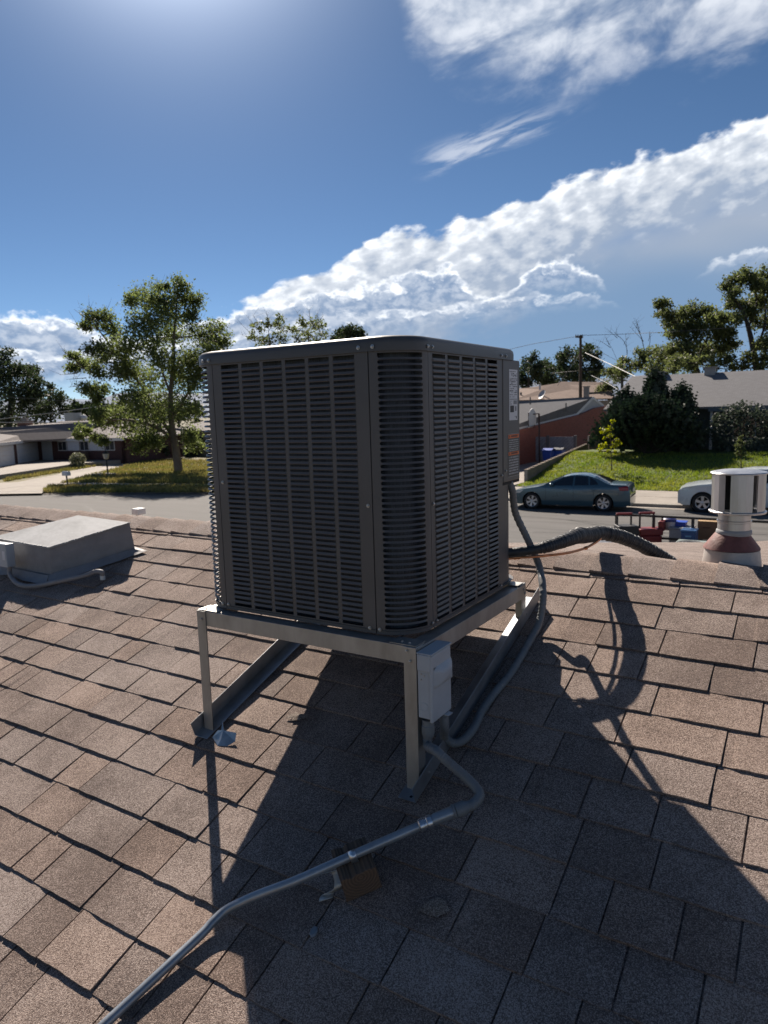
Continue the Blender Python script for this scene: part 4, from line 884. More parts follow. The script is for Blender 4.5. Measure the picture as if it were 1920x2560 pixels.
# brown roofed house further back
wh = thing('house', 'house with faded brown shingle roof and satellite dish behind the brick house', 'house', at_d(1400, 1000, 84) * 1.0)
wh.location.z = 0
zq = z3
a, b, c, d = at_d(*zq(100, 880), 78), at_d(*zq(720, 868), 80), at_d(*zq(690, 770), 88), at_d(*zq(400, 766), 86); e_2 = at_d(*zq(360, 790), 87); f_2 = at_d(*zq(100, 812), 85)
mb = MB(); slab(mb, [a, b, c, d, e_2, f_2], .12); wro = mb.build('roof', M_BRF, wh)
mb = MB(); mb.prism([Vector((p.x, p.y, -.5)) for p in (a, b, c, f_2)], (0, 0, min(a.z, b.z) + .3)); mb.build('wall', mat('tan_stucco', (.36, .29, .23), .9), wh)
p = at_d(*zq(520, 792), 82); slab_ = MB(); slab_.bar(at_d(*zq(560, 838), 79), at_d(*zq(700, 832), 79), .12, .22); slab_.build('fascia', mat('dark_fascia', (.08, .08, .085), .6), wh)
q = at_d(*zq(285, 848), 79); ds = MB(); dn = Vector((-.5, -.7, .5)).normalized(); dx_ = dn.cross(Vector((0, 0, 1))).normalized(); ds.lathe([(.001, 0), (.3, .04), (.55, .16)], q, 16, (dx_, dn.cross(dx_), dn), cap=False); ds.build('satellite_dish', mat('dish_grey', (.4, .4, .41), .5), wro, smooth=True)
MB().tube([q, q + Vector((.1, .2, -.8))], .04, 6).build('dish_mast', MATS['dish_grey'], wro)
for px, py in ((267, 800), (152, 850)): p = at_d(*zq(px, py), 81); MB().tube([p - Vector((0, 0, .3)), p + Vector((0, 0, .35))], .12, 8).build('roof_vent', M_TRIM if px > 200 else M_CONCD, wro)

# left: long house with two garage doors
z7 = lambda a, b: (a / 5.027, 1000 + b / 5.027)
lh = thing('house', 'long low house with white garage doors across the street at left', 'house', at_d(97, 1150, 66) * 1.0); lh.location.z = .45
G0, G1, G2 = at_d(-60, 1150, 55.5), at_d(97, 1150, 68.5), at_d(309, 1120, 64)
PB, PE = .45, 2.46
mb = MB(); wall(mb, G0, G1, PB - .3, PE, .25); wall(mb, G1, G2, PB - .3, PE, .25); back2 = (G2 - G1).normalized(); nb = Vector((-back2.y, back2.x, 0)); wall(mb, G2, G2 + nb * 8, PB - .3, PE, .25); mb.build('wall', brick_mat('dark_red_brick', (.105, .05, .046), (.10, .075, .07)), lh)
u1_ = Vector((G1.x - G0.x, G1.y - G0.y, 0)); n1_ = Vector((-u1_.y, u1_.x, 0)).normalized(); u1_.normalize()
o1 = n1_ * -.55; o2 = nb * -.55
r_a, r_b = at_d(-70, 1073, 63), at_d(118, 1063, 74); r_c, r_d = at_d(150, 1053, 74), at_d(300, 1050, 71)
def PT(p, z): return Vector((p.x, p.y, z))
mb = MB(); slab(mb, [PT(G0 + o1, PE), PT(G1 + (o1 + o2) * .5, PE), r_b, r_a], .15); slab(mb, [PT(G1 + (o1 + o2) * .5, PE + .002), PT(G2 + o2 + back2 * .6, PE), r_d, r_c, r_b], .15); slab(mb, [PT(G2 + o2 + back2 * .6, PE), PT(G2 + nb * 9 + back2 * .6, PE), r_d], .15); slab(mb, [r_a, r_b, r_c, r_d, PT(G2 + nb * 12, PE), PT(G0 + n1_ * 14, PE)], .12)
lro = mb.build('roof', M_MAUVE, lh)
mb = MB(); mb.bar(PT(G0 + o1 * 1.03, PE - .14), PT(G1 + (o1 + o2) * .52, PE - .14), .05, .22); mb.build('fascia', M_TRIM, lh)
mb = MB(); mb.bar(PT(G1 + (o1 + o2) * .52, PE - .14), PT(G2 + o2 * 1.03 + back2 * .6, PE - .14), .05, .22); mb.build('fascia', M_TRIM, lh)
def u_on(px, py, A_, B_):
    A2 = Vector((A_.x, A_.y, 0)); d_ = Vector((B_.x - A_.x, B_.y - A_.y, 0)); L_ = d_.length; d_.normalize(); rr = ray(px, py); n = Vector((-d_.y, d_.x, 0)); t = (A2 - Vector((0, 0, 0))).dot(n) / rr.dot(n); return (Vector((rr.x * t, rr.y * t, 0)) - A2).dot(d_)
def gdoor(x0, x1):
    a_, b_ = u_on(x0, 1120, G0, G1), u_on(x1, 1120, G0, G1); g = facade_rect(G0, G1, a_, b_, PB, PE - .3, .02, .04, 'garage_door', M_TRIM, lh)
    hgt = (PE - .3 - PB) / 4
    for k in range(4): facade_rect(G0, G1, a_ + .06, b_ - .06, PB + k * hgt + .03, PB + (k + 1) * hgt - .03, .05, .03, 'door_panel', mat('garage_panel_white', (.60, .62, .66), .55), g)
gdoor(z7(-150, 0)[0], z7(168, 0)[0]); gdoor(z7(208, 0)[0], z7(490, 0)[0])
a_, b_ = u_on(z7(530, 0)[0], 1120, G1, G2), u_on(z7(655, 0)[0], 1120, G1, G2); facade_rect(G1, G2, a_, b_, PB, PE - .15, .05, .08, 'door', mat('pale_entry_panel', (.45, .48, .5), .6), lh)
for x0, x1, m_ in ((730, 838, M_GLASS), (846, 995, None), (1005, 1115, M_GLASS), (1120, 1310, None), (1320, 1440, M_GLASS)):
    a_, b_ = u_on(z7(x0, 0)[0], 1110, G1, G2), u_on(z7(x1, 0)[0], 1110, G1, G2)
    window(G1, G2, a_, b_, PE - 1.15, PE - .25, lh, 1 if m_ is None else 2, mat('white_blind', (.62, .64, .68), .7) if m_ is None else M_GLASS)
chm = at_d(*z7(320, 330), 70); mb = MB(); mb.box(chm + Vector((0, 0, -.1)), (1.9, .8, 1.1), (u1_, n1_, Vector((0, 0, 1)))); cho = mb.build('chimney', brick_mat('chimney_brick', (.26, .12, .08), (.2, .15, .12)), lro)
MB().box(chm + Vector((0, 0, .5)), (2.1, 1.0, .12), (u1_, n1_, Vector((0, 0, 1)))).build('chimney_cap', M_CONC, cho); MB().box(chm + Vector((0, 0, .70)), (.6, .5, .26), (u1_, n1_, Vector((0, 0, 1)))).build('flue_pot', M_CONC, cho)
p = at_d(*z7(470, 420), 68); MB().tube([p - Vector((0, 0, .4)), p + Vector((0, 0, .45))], .06, 8).build('vent_pipe', M_BLACK, lro)
p = at_d(*z7(920, 215), 76); MB().box(p, (1.4, 1.1, .9)).build('rooftop_cooler', mat('cooler_grey', (.42, .43, .44), .6), lro); p = at_d(*z7(1055, 218), 76); MB().lathe([(.3, -.3), (.34, 0), (.2, .22), (.01, .28)], p, 12).build('roof_vent', M_TRIM, lro, smooth=True)
# its raised forecourt, kerb wall, driveway, walk and lawn
fe = [at_z(*z7(a, b), PB) for a, b in ((-300, 985), (0, 940), (200, 912), (400, 882), (700, 838), (930, 802))]
mb = MB(); top_ = fe + [PT(G2 + nb * 2, PB), PT(G1 + nb * 2, PB), PT(G0 + n1_ * 3, PB)]; mb.prism(top_, (0, 0, -.5)); struct('forecourt', mb, M_CONC)
bw = thing('garden_wall', 'low brown block wall in front of the long house at left', 'wall', at_z(*z7(980, 790), .3)); wa2, wb2 = at_z(*z7(975, 790), .32), at_z(*z7(1640, 700), .32)
c1 = block_run(bw, (wa2.x, wa2.y, 0), (wb2.x, wb2.y, 0), 1.22, 1.42, .1, bl=1.0, bh=.3, mt=mat('brown_block', (.17, .125, .10), .9, rnd=.12)); c1.build('mortar', M_CONCD, bw)
def pxpoly(name, pts, z, mt): return sheet(name, [at_z(a, b, z) for a, b in pts], z, mt)
lawnL = offs([p for p in FK if -62 < p.x < -20], .17); lawnL2 = offs([p for p in FK if -62 < p.x < -20], 48)
mb = MB(); mb.grid([[Vector((a.x, a.y, .115)), Vector((b.x, b.y, .115))] for a, b in zip(lawnL, lawnL2)]); struct('dry_lawn', mb, M_GRASS_D)
pxpoly('driveway', [z7(a, b) for a, b in ((-250, 1185), (525, 1172), (640, 1062), (790, 1040), (900, 1000), (1100, 940), (1380, 880), (1659, 815), (1659, 735), (1400, 790), (1060, 850), (700, 940), (400, 995), (230, 1030), (-250, 1050))], .121, M_CONC)
pxpoly('path', [z7(a, b) for a, b in ((650, 1062), (1659, 1080), (2600, 1100), (2600, 1068), (1659, 1055), (960, 1030), (800, 1040))], .125, M_CONC)
dj = MB()
for (a, b), (c, d) in (((0, 1115), (660, 1045)), ((300, 1030), (1659, 770)), ((60, 1180), (300, 1095))):
    A_, B_ = at_z(*z7(a, b), .1265), at_z(*z7(c, d), .1265); dj.bar(A_, B_, .05, .002)
o = dj.build('slab_joints', M_CONCD); o['kind'] = 'stuff'; o['label'] = 'joint lines in the concrete driveway at left'
r = random.Random(12); sp_ = []
for i in range(11000):
    px = r.uniform(110, 540); py = r.uniform(1150, 1231); p = at_z(px, py, .115)
    za, zbb = (px * 5.027), (py - 1000) * 5.027
    if 1015 + (za - 650) * .02 < zbb < 1085 + max(0, 1200 - za) * .0: 
        if zbb > 1045 and zbb < 1082: continue
    line = 1040 - (za - 790) * .265
    if zbb < line: continue
    if za < 640 and zbb < 1172 - (za - 525) * .95: continue
    sp_.append(p)
for i in range(900):
    f = r.random(); a = 60 + f * 1560; b = 1015 - f * 260 + r.uniform(-18, 14); sp_.append(at_z(*z7(a, b), .115))
grass('dry_grass', 'patchy dry and green grass along the left driveway and verge', sp_, .22, .045, M_BLADED)

# ------------------------------------------------------------------ trees
M_BARK = mat('bark', (.12, .085, .06), .95, var=.3, scale=3, bump=.5, bscale=12); M_BARKD = mat('dark_bark', (.05, .04, .035), .95, var=.3, scale=3)
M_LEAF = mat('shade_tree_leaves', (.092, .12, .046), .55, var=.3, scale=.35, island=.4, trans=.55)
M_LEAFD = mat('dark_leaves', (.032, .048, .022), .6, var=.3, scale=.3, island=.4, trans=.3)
M_LEAFM = mat('elm_leaves', (.078, .098, .04), .55, var=.3, scale=.3, island=.4, trans=.5)
M_LEAFY = mat('sapling_leaves', (.20, .23, .03), .5, var=.2, scale=1, island=.3, trans=.5)
M_JUN = mat('juniper_needles', (.014, .027, .013), .6, var=.3, scale=.8, island=.5, trans=.1)
M_BLUE = mat('grey_green_leaves', (.05, .065, .045), .6, var=.3, scale=1, island=.4, trans=.2)
def leaf_quad(mb, p, s, r, up=.3):
    n = Vector((r.gauss(0, 1), r.gauss(0, 1), r.gauss(0, 1) + up)).normalized(); x = n.cross(Vector((r.gauss(0, 1), r.gauss(0, 1), r.gauss(0, 1)))).normalized(); y = n.cross(x); w = s * r.uniform(.45, 1.35); h = w * r.uniform(.4, .85)
    mb.add([p - x * w, p - y * h + n * (.15 * w), p + x * w, p + y * h + n * (.15 * w)], [(0, 1, 2, 3)])
def tree(name, label, conv, depth, skel, blobs, leaf, lm, bm=None, dens=1.0, trunk_r=.35, group=None, ground=0.0, seed=1, clump=7, spread=.34, twigs=()):
    """skel: list of photo-measured limb lines (first is the trunk); blobs: (x, y, r) leaf masses"""
    r = random.Random(seed); bm = bm or M_BARK; px = FPX / depth; sc = conv(1, 0)[0] - conv(0, 0)[0]
    T = [at_d(*conv(*p), depth) for p in skel[0]]; base = T[0].copy(); base.z = ground - .1; root = thing(name, label, 'tree', (T[0].x, T[0].y, ground), group=group)
    mb = MB(); nodes = []
    def limb(P, r0, r1):
        P = smoothpath(P, 4); n = len(P); R = [r0 + (r1 - r0) * i / (n - 1) for i in range(n)]; mb.tube(P, R, 7)
        for p, q in zip(P, R): nodes.append((p, q))
    limb([base] + T, trunk_r * 1.15, trunk_r * .14)
    for l in skel[1:]:
        P = [at_d(*conv(*p), depth + r.uniform(-1.2, 1.2)) for p in l]; near = min(nodes, key=lambda q: (q[0] - P[0]).length); limb([near[0]] + P[1:], near[1] * .55, .02)
    lv = MB()
    for bx, by, br in blobs:
        R = br * sc / px; dd = r.uniform(-1, 1) * min(4.0, R * 2.2); c = at_d(*conv(bx, by), depth + dd)
        near = min(nodes, key=lambda q: (q[0] - c).length + max(0, q[0].z - c.z) * 2); mid = near[0].lerp(c, .5) + Vector((r.uniform(-.2, .2), r.uniform(-.2, .2), .1)) * R
        mb.tube([near[0], mid, c], [min(near[1] * .6, .09), .045, .012], 5); nodes.append((c, .03)); nodes.append((mid, .045))
        for k in range(clump):
            v = Vector((r.gauss(0, 1), r.gauss(0, 1), r.gauss(0, .85))).normalized() * (R * r.random() ** .45 * .95); cc = c + v
            mb.tube([c, cc], [.015, .006], 4)
            for j in range(int(dens * 26 * max(.4, R) ** .9)):
                leaf_quad(lv, cc + Vector((r.gauss(0, 1), r.gauss(0, 1), r.gauss(0, .8))) * (R * spread), leaf, r)
    for l in twigs:
        P = [at_d(*conv(*p), depth + r.uniform(-.5, .5)) for p in l]; mb.tube(P, [.035 * (1 - .75 * i / (len(P) - 1)) for i in range(len(P))], 4)
        for k in range(4):
            p = P[0].lerp(P[-1], r.uniform(.3, .95)); mb.tube([p, p + Vector((r.uniform(-1, 1), r.uniform(-1, 1), r.uniform(.2, 1.1)))], [.014, .004], 3)
    mb.build('trunk', bm, root, smooth=True, fix=False)
    if lv.v: lv.build('crown', lm, root, fix=False)
    return root
z2 = lambda a, b: (a / 2.592, 640 + b / 2.592)
tree('shade_tree', 'tall open leafy tree with pale trunk on the lawn left of the condenser', z2, 52.7,
     [[(1160, 1425), (1145, 1300), (1125, 1180), (1110, 1060), (1105, 900), (1120, 700), (1130, 480), (1150, 250)], [(1125, 1180), (1010, 1000), (900, 820), (760, 640), (640, 480), (580, 400)], [(1110, 1060), (1240, 850), (1330, 640), (1400, 500)], [(1105, 900), (1010, 620), (960, 380), (940, 270)], [(1125, 1180), (960, 1090), (760, 1060), (620, 1110), (520, 1150)], [(900, 820), (700, 780), (560, 740), (470, 660)]],
     [(1170, 180, 60), (1175, 260, 70), (1058, 200, 36), (960, 260, 90), (850, 290, 55), (1040, 300, 90), (1130, 370, 110), (1270, 290, 55), (1230, 380, 60), (620, 390, 66), (690, 420, 60), (560, 460, 46), (740, 500, 70), (880, 440, 95), (990, 460, 105), (1110, 520, 100), (620, 600, 60), (700, 640, 66), (790, 610, 80), (920, 600, 105), (1040, 640, 110), (470, 650, 40), (540, 700, 52), (480, 730, 38), (640, 740, 66), (760, 730, 80), (860, 760, 95), (560, 850, 50), (650, 870, 56), (620, 920, 40), (980, 800, 120), (1120, 780, 110), (1290, 520, 85), (1400, 480, 70), (1440, 560, 52), (1370, 610, 70), (1270, 650, 85), (1200, 700, 80), (1250, 820, 90), (850, 910, 90), (940, 960, 125), (1080, 960, 125), (1200, 1000, 110), (760, 1030, 95), (680, 1060, 70), (630, 1030, 52), (860, 1090, 100), (1000, 1110, 110), (540, 1130, 44), (620, 1180, 42), (660, 1200, 36), (520, 1160, 34), (1230, 1150, 66), (980, 1190, 70), (900, 1220, 55), (1270, 1230, 50), (1290, 760, 60)],
     .10, M_LEAF, mat('pale_bark', (.17, .13, .095), .9, var=.25, scale=2, bump=.5, bscale=10), dens=3.6, trunk_r=.34, seed=3, clump=11, spread=.38, twigs=[[(640, 480), (570, 300)], [(580, 420), (480, 345)], [(560, 480), (465, 430)], [(520, 700), (400, 610)], [(500, 760), (390, 770)], [(560, 790), (430, 800)], [(1060, 260), (1015, 140)], [(940, 300), (932, 160)], [(720, 440), (690, 320)], [(520, 840), (440, 850)]])
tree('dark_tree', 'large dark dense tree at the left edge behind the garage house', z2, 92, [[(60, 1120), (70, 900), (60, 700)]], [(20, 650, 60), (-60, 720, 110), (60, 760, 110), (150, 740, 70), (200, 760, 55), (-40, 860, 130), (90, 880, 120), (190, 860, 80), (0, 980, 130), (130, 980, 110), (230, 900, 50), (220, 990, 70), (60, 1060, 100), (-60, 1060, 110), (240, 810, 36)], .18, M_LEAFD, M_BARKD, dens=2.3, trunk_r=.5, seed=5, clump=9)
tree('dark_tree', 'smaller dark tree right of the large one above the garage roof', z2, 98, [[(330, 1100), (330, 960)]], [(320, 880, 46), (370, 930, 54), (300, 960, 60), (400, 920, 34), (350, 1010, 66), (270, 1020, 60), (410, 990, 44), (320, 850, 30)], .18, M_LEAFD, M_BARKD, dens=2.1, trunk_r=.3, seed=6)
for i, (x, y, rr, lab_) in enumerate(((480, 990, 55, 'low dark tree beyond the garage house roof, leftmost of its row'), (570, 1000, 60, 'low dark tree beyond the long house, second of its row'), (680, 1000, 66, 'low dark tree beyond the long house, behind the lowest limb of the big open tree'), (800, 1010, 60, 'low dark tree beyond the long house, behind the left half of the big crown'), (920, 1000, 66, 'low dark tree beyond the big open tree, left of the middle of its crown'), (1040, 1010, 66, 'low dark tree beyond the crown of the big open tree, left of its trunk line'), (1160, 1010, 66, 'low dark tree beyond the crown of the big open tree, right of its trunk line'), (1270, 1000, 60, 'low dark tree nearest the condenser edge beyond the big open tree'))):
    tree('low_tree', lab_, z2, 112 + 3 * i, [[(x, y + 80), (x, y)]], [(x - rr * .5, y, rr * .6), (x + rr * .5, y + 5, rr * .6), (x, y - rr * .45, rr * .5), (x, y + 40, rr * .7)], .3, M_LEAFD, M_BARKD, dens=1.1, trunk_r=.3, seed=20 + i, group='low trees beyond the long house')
zw = lambda a, b: (a / .864, b / .864)
tree('open_tree', 'thin sparse tree with bare twigs behind the condenser lid, left of three', zw, 78, [[(590, 840), (585, 760), (580, 715)]], [(555, 708, 12), (580, 700, 12), (600, 690, 14), (610, 705, 14), (545, 728, 11), (590, 728, 18), (570, 738, 16), (612, 735, 14)], .14, M_LEAFM, dens=1.4, trunk_r=.22, seed=31, clump=6, twigs=[[(555, 710), (535, 685)], [(560, 700), (545, 680)], [(545, 725), (522, 700)], [(580, 700), (575, 672)], [(545, 735), (520, 722)]])
tree('open_tree', 'feathery tree behind the condenser lid, middle of three', zw, 80, [[(670, 840), (668, 760), (665, 710)]], [(655, 700, 14), (675, 698, 14), (690, 706, 14), (640, 712, 12), (665, 722, 20), (695, 726, 16), (645, 735, 16), (685, 740, 16)], .14, M_LEAFM, dens=1.4, trunk_r=.22, seed=32, clump=6, twigs=[[(655, 700), (640, 672)], [(670, 695), (668, 668)], [(685, 700), (700, 680)], [(690, 702), (685, 678)]])
tree('round_tree', 'dense rounded tree behind the condenser lid, right of three', zw, 84, [[(752, 840), (752, 740)]], [(740, 718, 14), (760, 714, 16), (776, 722, 14), (750, 730, 20), (728, 730, 12), (770, 738, 16)], .17, M_LEAFD, dens=2.4, trunk_r=.3, seed=33)
# right background
tree('dark_tree', 'dark rounded tree beyond the brown roof, nearest the condenser', z3, 108, [[(200, 840), (200, 700)]], [(230, 620, 34), (200, 660, 48), (250, 670, 40), (170, 710, 48), (220, 730, 60), (265, 740, 44), (150, 760, 40), (200, 780, 50)], .19, M_LEAFD, M_BARKD, dens=2.4, trunk_r=.35, seed=41, group='dark trees beyond the brown roof')
tree('dark_tree', 'small dark tree beyond the brown roof, between two larger ones', z3, 112, [[(310, 840), (310, 720)]], [(300, 660, 38), (330, 690, 40), (290, 720, 42), (340, 740, 46), (310, 770, 44)], .19, M_LEAFD, M_BARKD, dens=2.4, trunk_r=.3, seed=42, group='dark trees beyond the brown roof')
tree('broad_tree', 'broad dark tree behind the utility pole', z3, 104, [[(480, 840), (480, 700)]], [(440, 610, 56), (400, 640, 40), (500, 620, 50), (560, 590, 50), (590, 630, 46), (380, 690, 50), (460, 690, 70), (540, 690, 70), (610, 690, 48), (420, 740, 60), (520, 750, 60), (590, 740, 46), (570, 560, 26)], .19, M_LEAFD, M_BARKD, dens=2.4, trunk_r=.4, seed=43, group='dark trees beyond the brown roof')
tree('bare_tree', 'bare branching dead tree between utility pole and grey roof', z3, 82, [[(770, 800), (760, 700), (740, 640)], [(740, 640), (710, 570), (670, 500)], [(750, 660), (800, 600), (780, 520), (730, 480)], [(740, 640), (650, 590), (610, 560)]], [], .2, M_LEAFM, mat('grey_bark', (.09, .075, .065), .9), trunk_r=.2, seed=44, twigs=[[(690, 540), (665, 490)], [(780, 540), (800, 500)], [(700, 560), (640, 520)], [(740, 500), (690, 455)], [(760, 500), (720, 465)], [(650, 590), (605, 545)], [(800, 600), (790, 470)]])
tree('bare_tree', 'second bare tree with thin vertical twigs above the grey roof', z3, 86, [[(920, 760), (915, 640), (890, 500)], [(905, 570), (870, 440), (850, 400)], [(915, 640), (940, 520), (935, 460)]], [], .2, M_LEAFM, MATS['grey_bark'], trunk_r=.16, seed=45, twigs=[[(880, 470), (830, 400)], [(870, 440), (855, 385)], [(930, 520), (945, 455)], [(890, 500), (850, 420)], [(900, 520), (815, 430)]])
tree('leafy_tree', 'mid green bushy tree growing behind the grey roof ridge', z3, 76, [[(960, 800), (960, 660)]], [(880, 590, 40), (950, 580, 55), (1010, 590, 50), (900, 640, 60), (980, 650, 66), (1040, 630, 46), (850, 670, 50), (930, 690, 60), (1020, 690, 56), (760, 690, 50), (700, 700, 44), (800, 650, 40)], .15, M_LEAFM, M_BARKD, dens=2.2, trunk_r=.3, seed=46)
tree('leaning_tree', 'tall leaning tree with open crown above the grey roof', z3, 68, [[(1240, 800), (1210, 660), (1160, 540), (1110, 430), (1040, 340)], [(1210, 660), (1280, 520), (1320, 400)], [(1160, 540), (1230, 440), (1200, 340)]], [(1000, 300, 38), (1040, 290, 36), (1060, 340, 46), (1010, 350, 34), (1100, 390, 56), (1060, 410, 44), (1150, 350, 46), (1190, 320, 42), (1170, 420, 60), (1120, 460, 56), (1080, 480, 44), (1230, 380, 50), (1270, 340, 44), (1290, 420, 60), (1220, 470, 62), (1160, 530, 60), (1330, 360, 46), (1360, 420, 56), (1400, 480, 50), (1330, 490, 64), (1260, 550, 66), (1110, 580, 60), (1180, 600, 66), (1380, 560, 60), (1440, 540, 44), (1320, 600, 66), (1090, 650, 56), (1170, 670, 60), (1440, 460, 36), (1080, 560, 40)], .13, M_LEAFM, M_BARKD, dens=2.9, trunk_r=.34, seed=47, clump=9, spread=.37)
tree('tall_tree', 'tallest leafy tree at the right edge of the picture', z3, 64, [[(1600, 800), (1575, 600), (1540, 440), (1500, 330), (1440, 240)], [(1575, 600), (1640, 420), (1640, 250)], [(1540, 440), (1590, 280), (1560, 150)]], [(1430, 160, 40), (1400, 200, 34), (1450, 220, 46), (1500, 130, 44), (1540, 110, 40), (1560, 180, 50), (1480, 290, 50), (1430, 290, 38), (1520, 330, 56), (1600, 130, 44), (1650, 110, 50), (1640, 200, 60), (1700, 200, 70), (1600, 270, 56), (1660, 320, 66), (1480, 390, 44), (1590, 400, 50), (1660, 440, 60), (1560, 340, 40), (1720, 400, 80), (1640, 540, 56), (1700, 560, 80), (1440, 370, 34), (1390, 380, 30), (1590, 180, 36)], .13, M_LEAFM, M_BARKD, dens=2.9, trunk_r=.36, seed=48, clump=9, spread=.37, twigs=[[(1430, 200), (1380, 170)], [(1420, 250), (1340, 200)]])
tree('leafy_tree', 'band of lighter green foliage behind the grey roof at right', z3, 62, [[(1400, 820), (1400, 690)]], [(1100, 640, 40), (1150, 650, 44), (1220, 640, 44), (1290, 640, 48), (1350, 650, 44), (1430, 640, 48), (1510, 650, 44), (1560, 620, 40), (1620, 640, 44), (1660, 630, 50), (1080, 680, 36), (1200, 680, 40), (1320, 690, 40), (1460, 690, 40), (1600, 690, 40)], .13, M_LEAFM, M_BARKD, dens=2.2, trunk_r=.25, seed=49)

# left: beige house and greenery behind the big tree
lb2 = thing('house', 'low beige house with brown roof half hidden behind the big tree', 'house', PT(at_d(*z2(1380, 1330), 74), 0))
B0, B1 = at_d(*z2(1150, 1330), 78), at_d(*z2(1700, 1345), 66)
mb = MB(); wall(mb, B0, B1, -.1, 2.7, .3); mb.build('wall', mat('beige_stucco', (.40, .33, .26), .9, var=.1, scale=1), lb2)
ub_ = Vector((B1.x - B0.x, B1.y - B0.y, 0)).normalized(); nb_ = Vector((-ub_.y, ub_.x, 0))
mb = MB(); slab(mb, [PT(B0 - ub_ * .5 - nb_ * .5, 2.7), PT(B1 - nb_ * .5, 2.7), PT(B1 + nb_ * 5, 4.3), PT(B0 + ub_ * 3 + nb_ * 5, 4.3)], .15); slab(mb, [PT(B0 + ub_ * 3 + nb_ * 5, 4.3), PT(B1 + nb_ * 5, 4.3), PT(B1 + nb_ * 10.5, 2.7), PT(B0 - ub_ * .5 + nb_ * 10.5, 2.7)], .15); slab(mb, [PT(B0 - ub_ * .5 + nb_ * 10.5, 2.7), PT(B0 - ub_ * .5 - nb_ * .5, 2.7), PT(B0 + ub_ * 3 + nb_ * 5, 4.3)], .15); mb.build('roof', M_MAUVE, lb2)
window(B0, B1, 3, 5, .9, 2.1, lb2)
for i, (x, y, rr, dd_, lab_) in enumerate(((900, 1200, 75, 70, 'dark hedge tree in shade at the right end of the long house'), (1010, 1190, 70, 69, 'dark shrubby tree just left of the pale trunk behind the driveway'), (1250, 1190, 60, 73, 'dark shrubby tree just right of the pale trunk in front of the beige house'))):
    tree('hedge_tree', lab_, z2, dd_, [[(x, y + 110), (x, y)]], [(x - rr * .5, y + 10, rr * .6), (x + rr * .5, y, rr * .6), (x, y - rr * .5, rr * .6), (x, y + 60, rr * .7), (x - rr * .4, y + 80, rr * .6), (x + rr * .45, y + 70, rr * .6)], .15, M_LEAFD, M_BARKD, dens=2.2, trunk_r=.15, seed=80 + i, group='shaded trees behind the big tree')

# ------------------------------------------------------------------ shrubs and saplings on the lawn
def spiky(name, label, c, R, n, lm, seed, ln=.5):
    r = random.Random(seed); root = thing(name, label, 'shrub', (c[0], c[1], lawn_z(c[0], c[1]) if c[1] < 47 else 1.2)); mb = MB(); st = MB(); base = root.location.copy()
    for i in range(n):
        a = r.uniform(0, 2 * pi); e = r.random() ** .7 * pi * .5; d = Vector((cos(a) * cos(e) * R[0], sin(a) * cos(e) * R[1], sin(e) * R[2])); f = r.uniform(.55, 1.05); p = base + Vector((0, 0, .2)) + d * f; out = (d.normalized() + Vector((0, 0, .75)) + Vector((r.gauss(0, .25), r.gauss(0, .25), 0))).normalized()
        if i % 40 == 0: st.tube([base, p], [.05, .015], 4)
        tip = p + out * ln * r.uniform(.6, 1.3)
        for k in range(5):
            q = p.lerp(tip, k / 5); x = out.cross(Vector((r.gauss(0, 1), r.gauss(0, 1), r.gauss(0, 1)))).normalized(); w = ln * .26 * (1 - k / 6); mb.add([q, q + x * w + out * w, q + out * w * 1.3, ], [(0, 1, 2)]); mb.add([q, q - x * w + out * w, q + out * w * 1.3], [(0, 1, 2)])
    mb.build('foliage', lm, root, fix=False); st.build('stem', M_BARKD, root); return root
cj = at_y(*z3(930, 1215), 44.2)
spiky('juniper_shrub', 'huge dark spiky juniper shrub in front of the grey roofed house', (cj.x, 43.6), (2.9, 1.7, 2.6), 2100, M_JUN, 61, .8)
cj2 = at_y(*z3(960, 1000), 45.2); spiky('juniper_shrub', 'tallest upright juniper sprays rising above the dark shrub against the roof', (cj2.x - .1, 46.0), (.95, .8, 3.9), 520, M_JUN, 62, .95)
cj5 = at_y(*z3(775, 1000), 45.2); spiky('juniper_shrub', 'dark juniper clump at the left end of the big shrub', (cj5.x, 45.6), (1.1, .9, 2.9), 480, M_JUN, 65, .9)
cj3 = at_y(*z3(1110, 1000), 45.2); spiky('juniper_shrub', 'dark juniper clump at the right end of the big shrub', (cj3.x, 46.0), (1.0, .9, 3.1), 480, M_JUN, 63, .9)
rs = at_y(*z3(1490, 1140), 45.6); rt_ = thing('round_shrub', 'rounded grey green shrub in the shaded porch of the grey roofed house', 'shrub', (rs.x, 45.6, 1.2)); lv = MB(); r = random.Random(3)
for i in range(2600):
    v = Vector((r.gauss(0, 1), r.gauss(0, 1), r.gauss(0, 1))).normalized(); v.z = v.z * 1.1 + .05; leaf_quad(lv, Vector((rs.x, 45.6, 2.35)) + Vector((v.x * 1.7, v.y * 1.3, v.z * 1.55)) * r.uniform(.7, 1.05), .09, r)
lv.build('foliage', M_BLUE, rt_, fix=False); MB().tube([(rs.x, 45.6, 1.1), (rs.x, 45.6, 2.8)], .08, 6).build('stem', M_BARKD, rt_)
gt = at_y(*z3(690, 1290), 38.8); tree('sapling', 'young yellow green sapling with stake on the sunlit lawn', z3, (gt - CAM).dot(FW), [[(705, 1300), (702, 1200), (698, 1110), (700, 1040)]], [(712, 1010, 14), (706, 1050, 16), (640, 1065, 18), (668, 1068, 14), (690, 1095, 18), (735, 1120, 14), (745, 1150, 18), (720, 1160, 20), (640, 1155, 16), (630, 1188, 16), (670, 1160, 18), (690, 1190, 14), (725, 1195, 12), (660, 1110, 10)], .05, M_LEAFY, mat('sapling_bark', (.10, .07, .05), .9), dens=1.1, trunk_r=.035, ground=gt.z + .1, seed=71, clump=6, spread=.3)
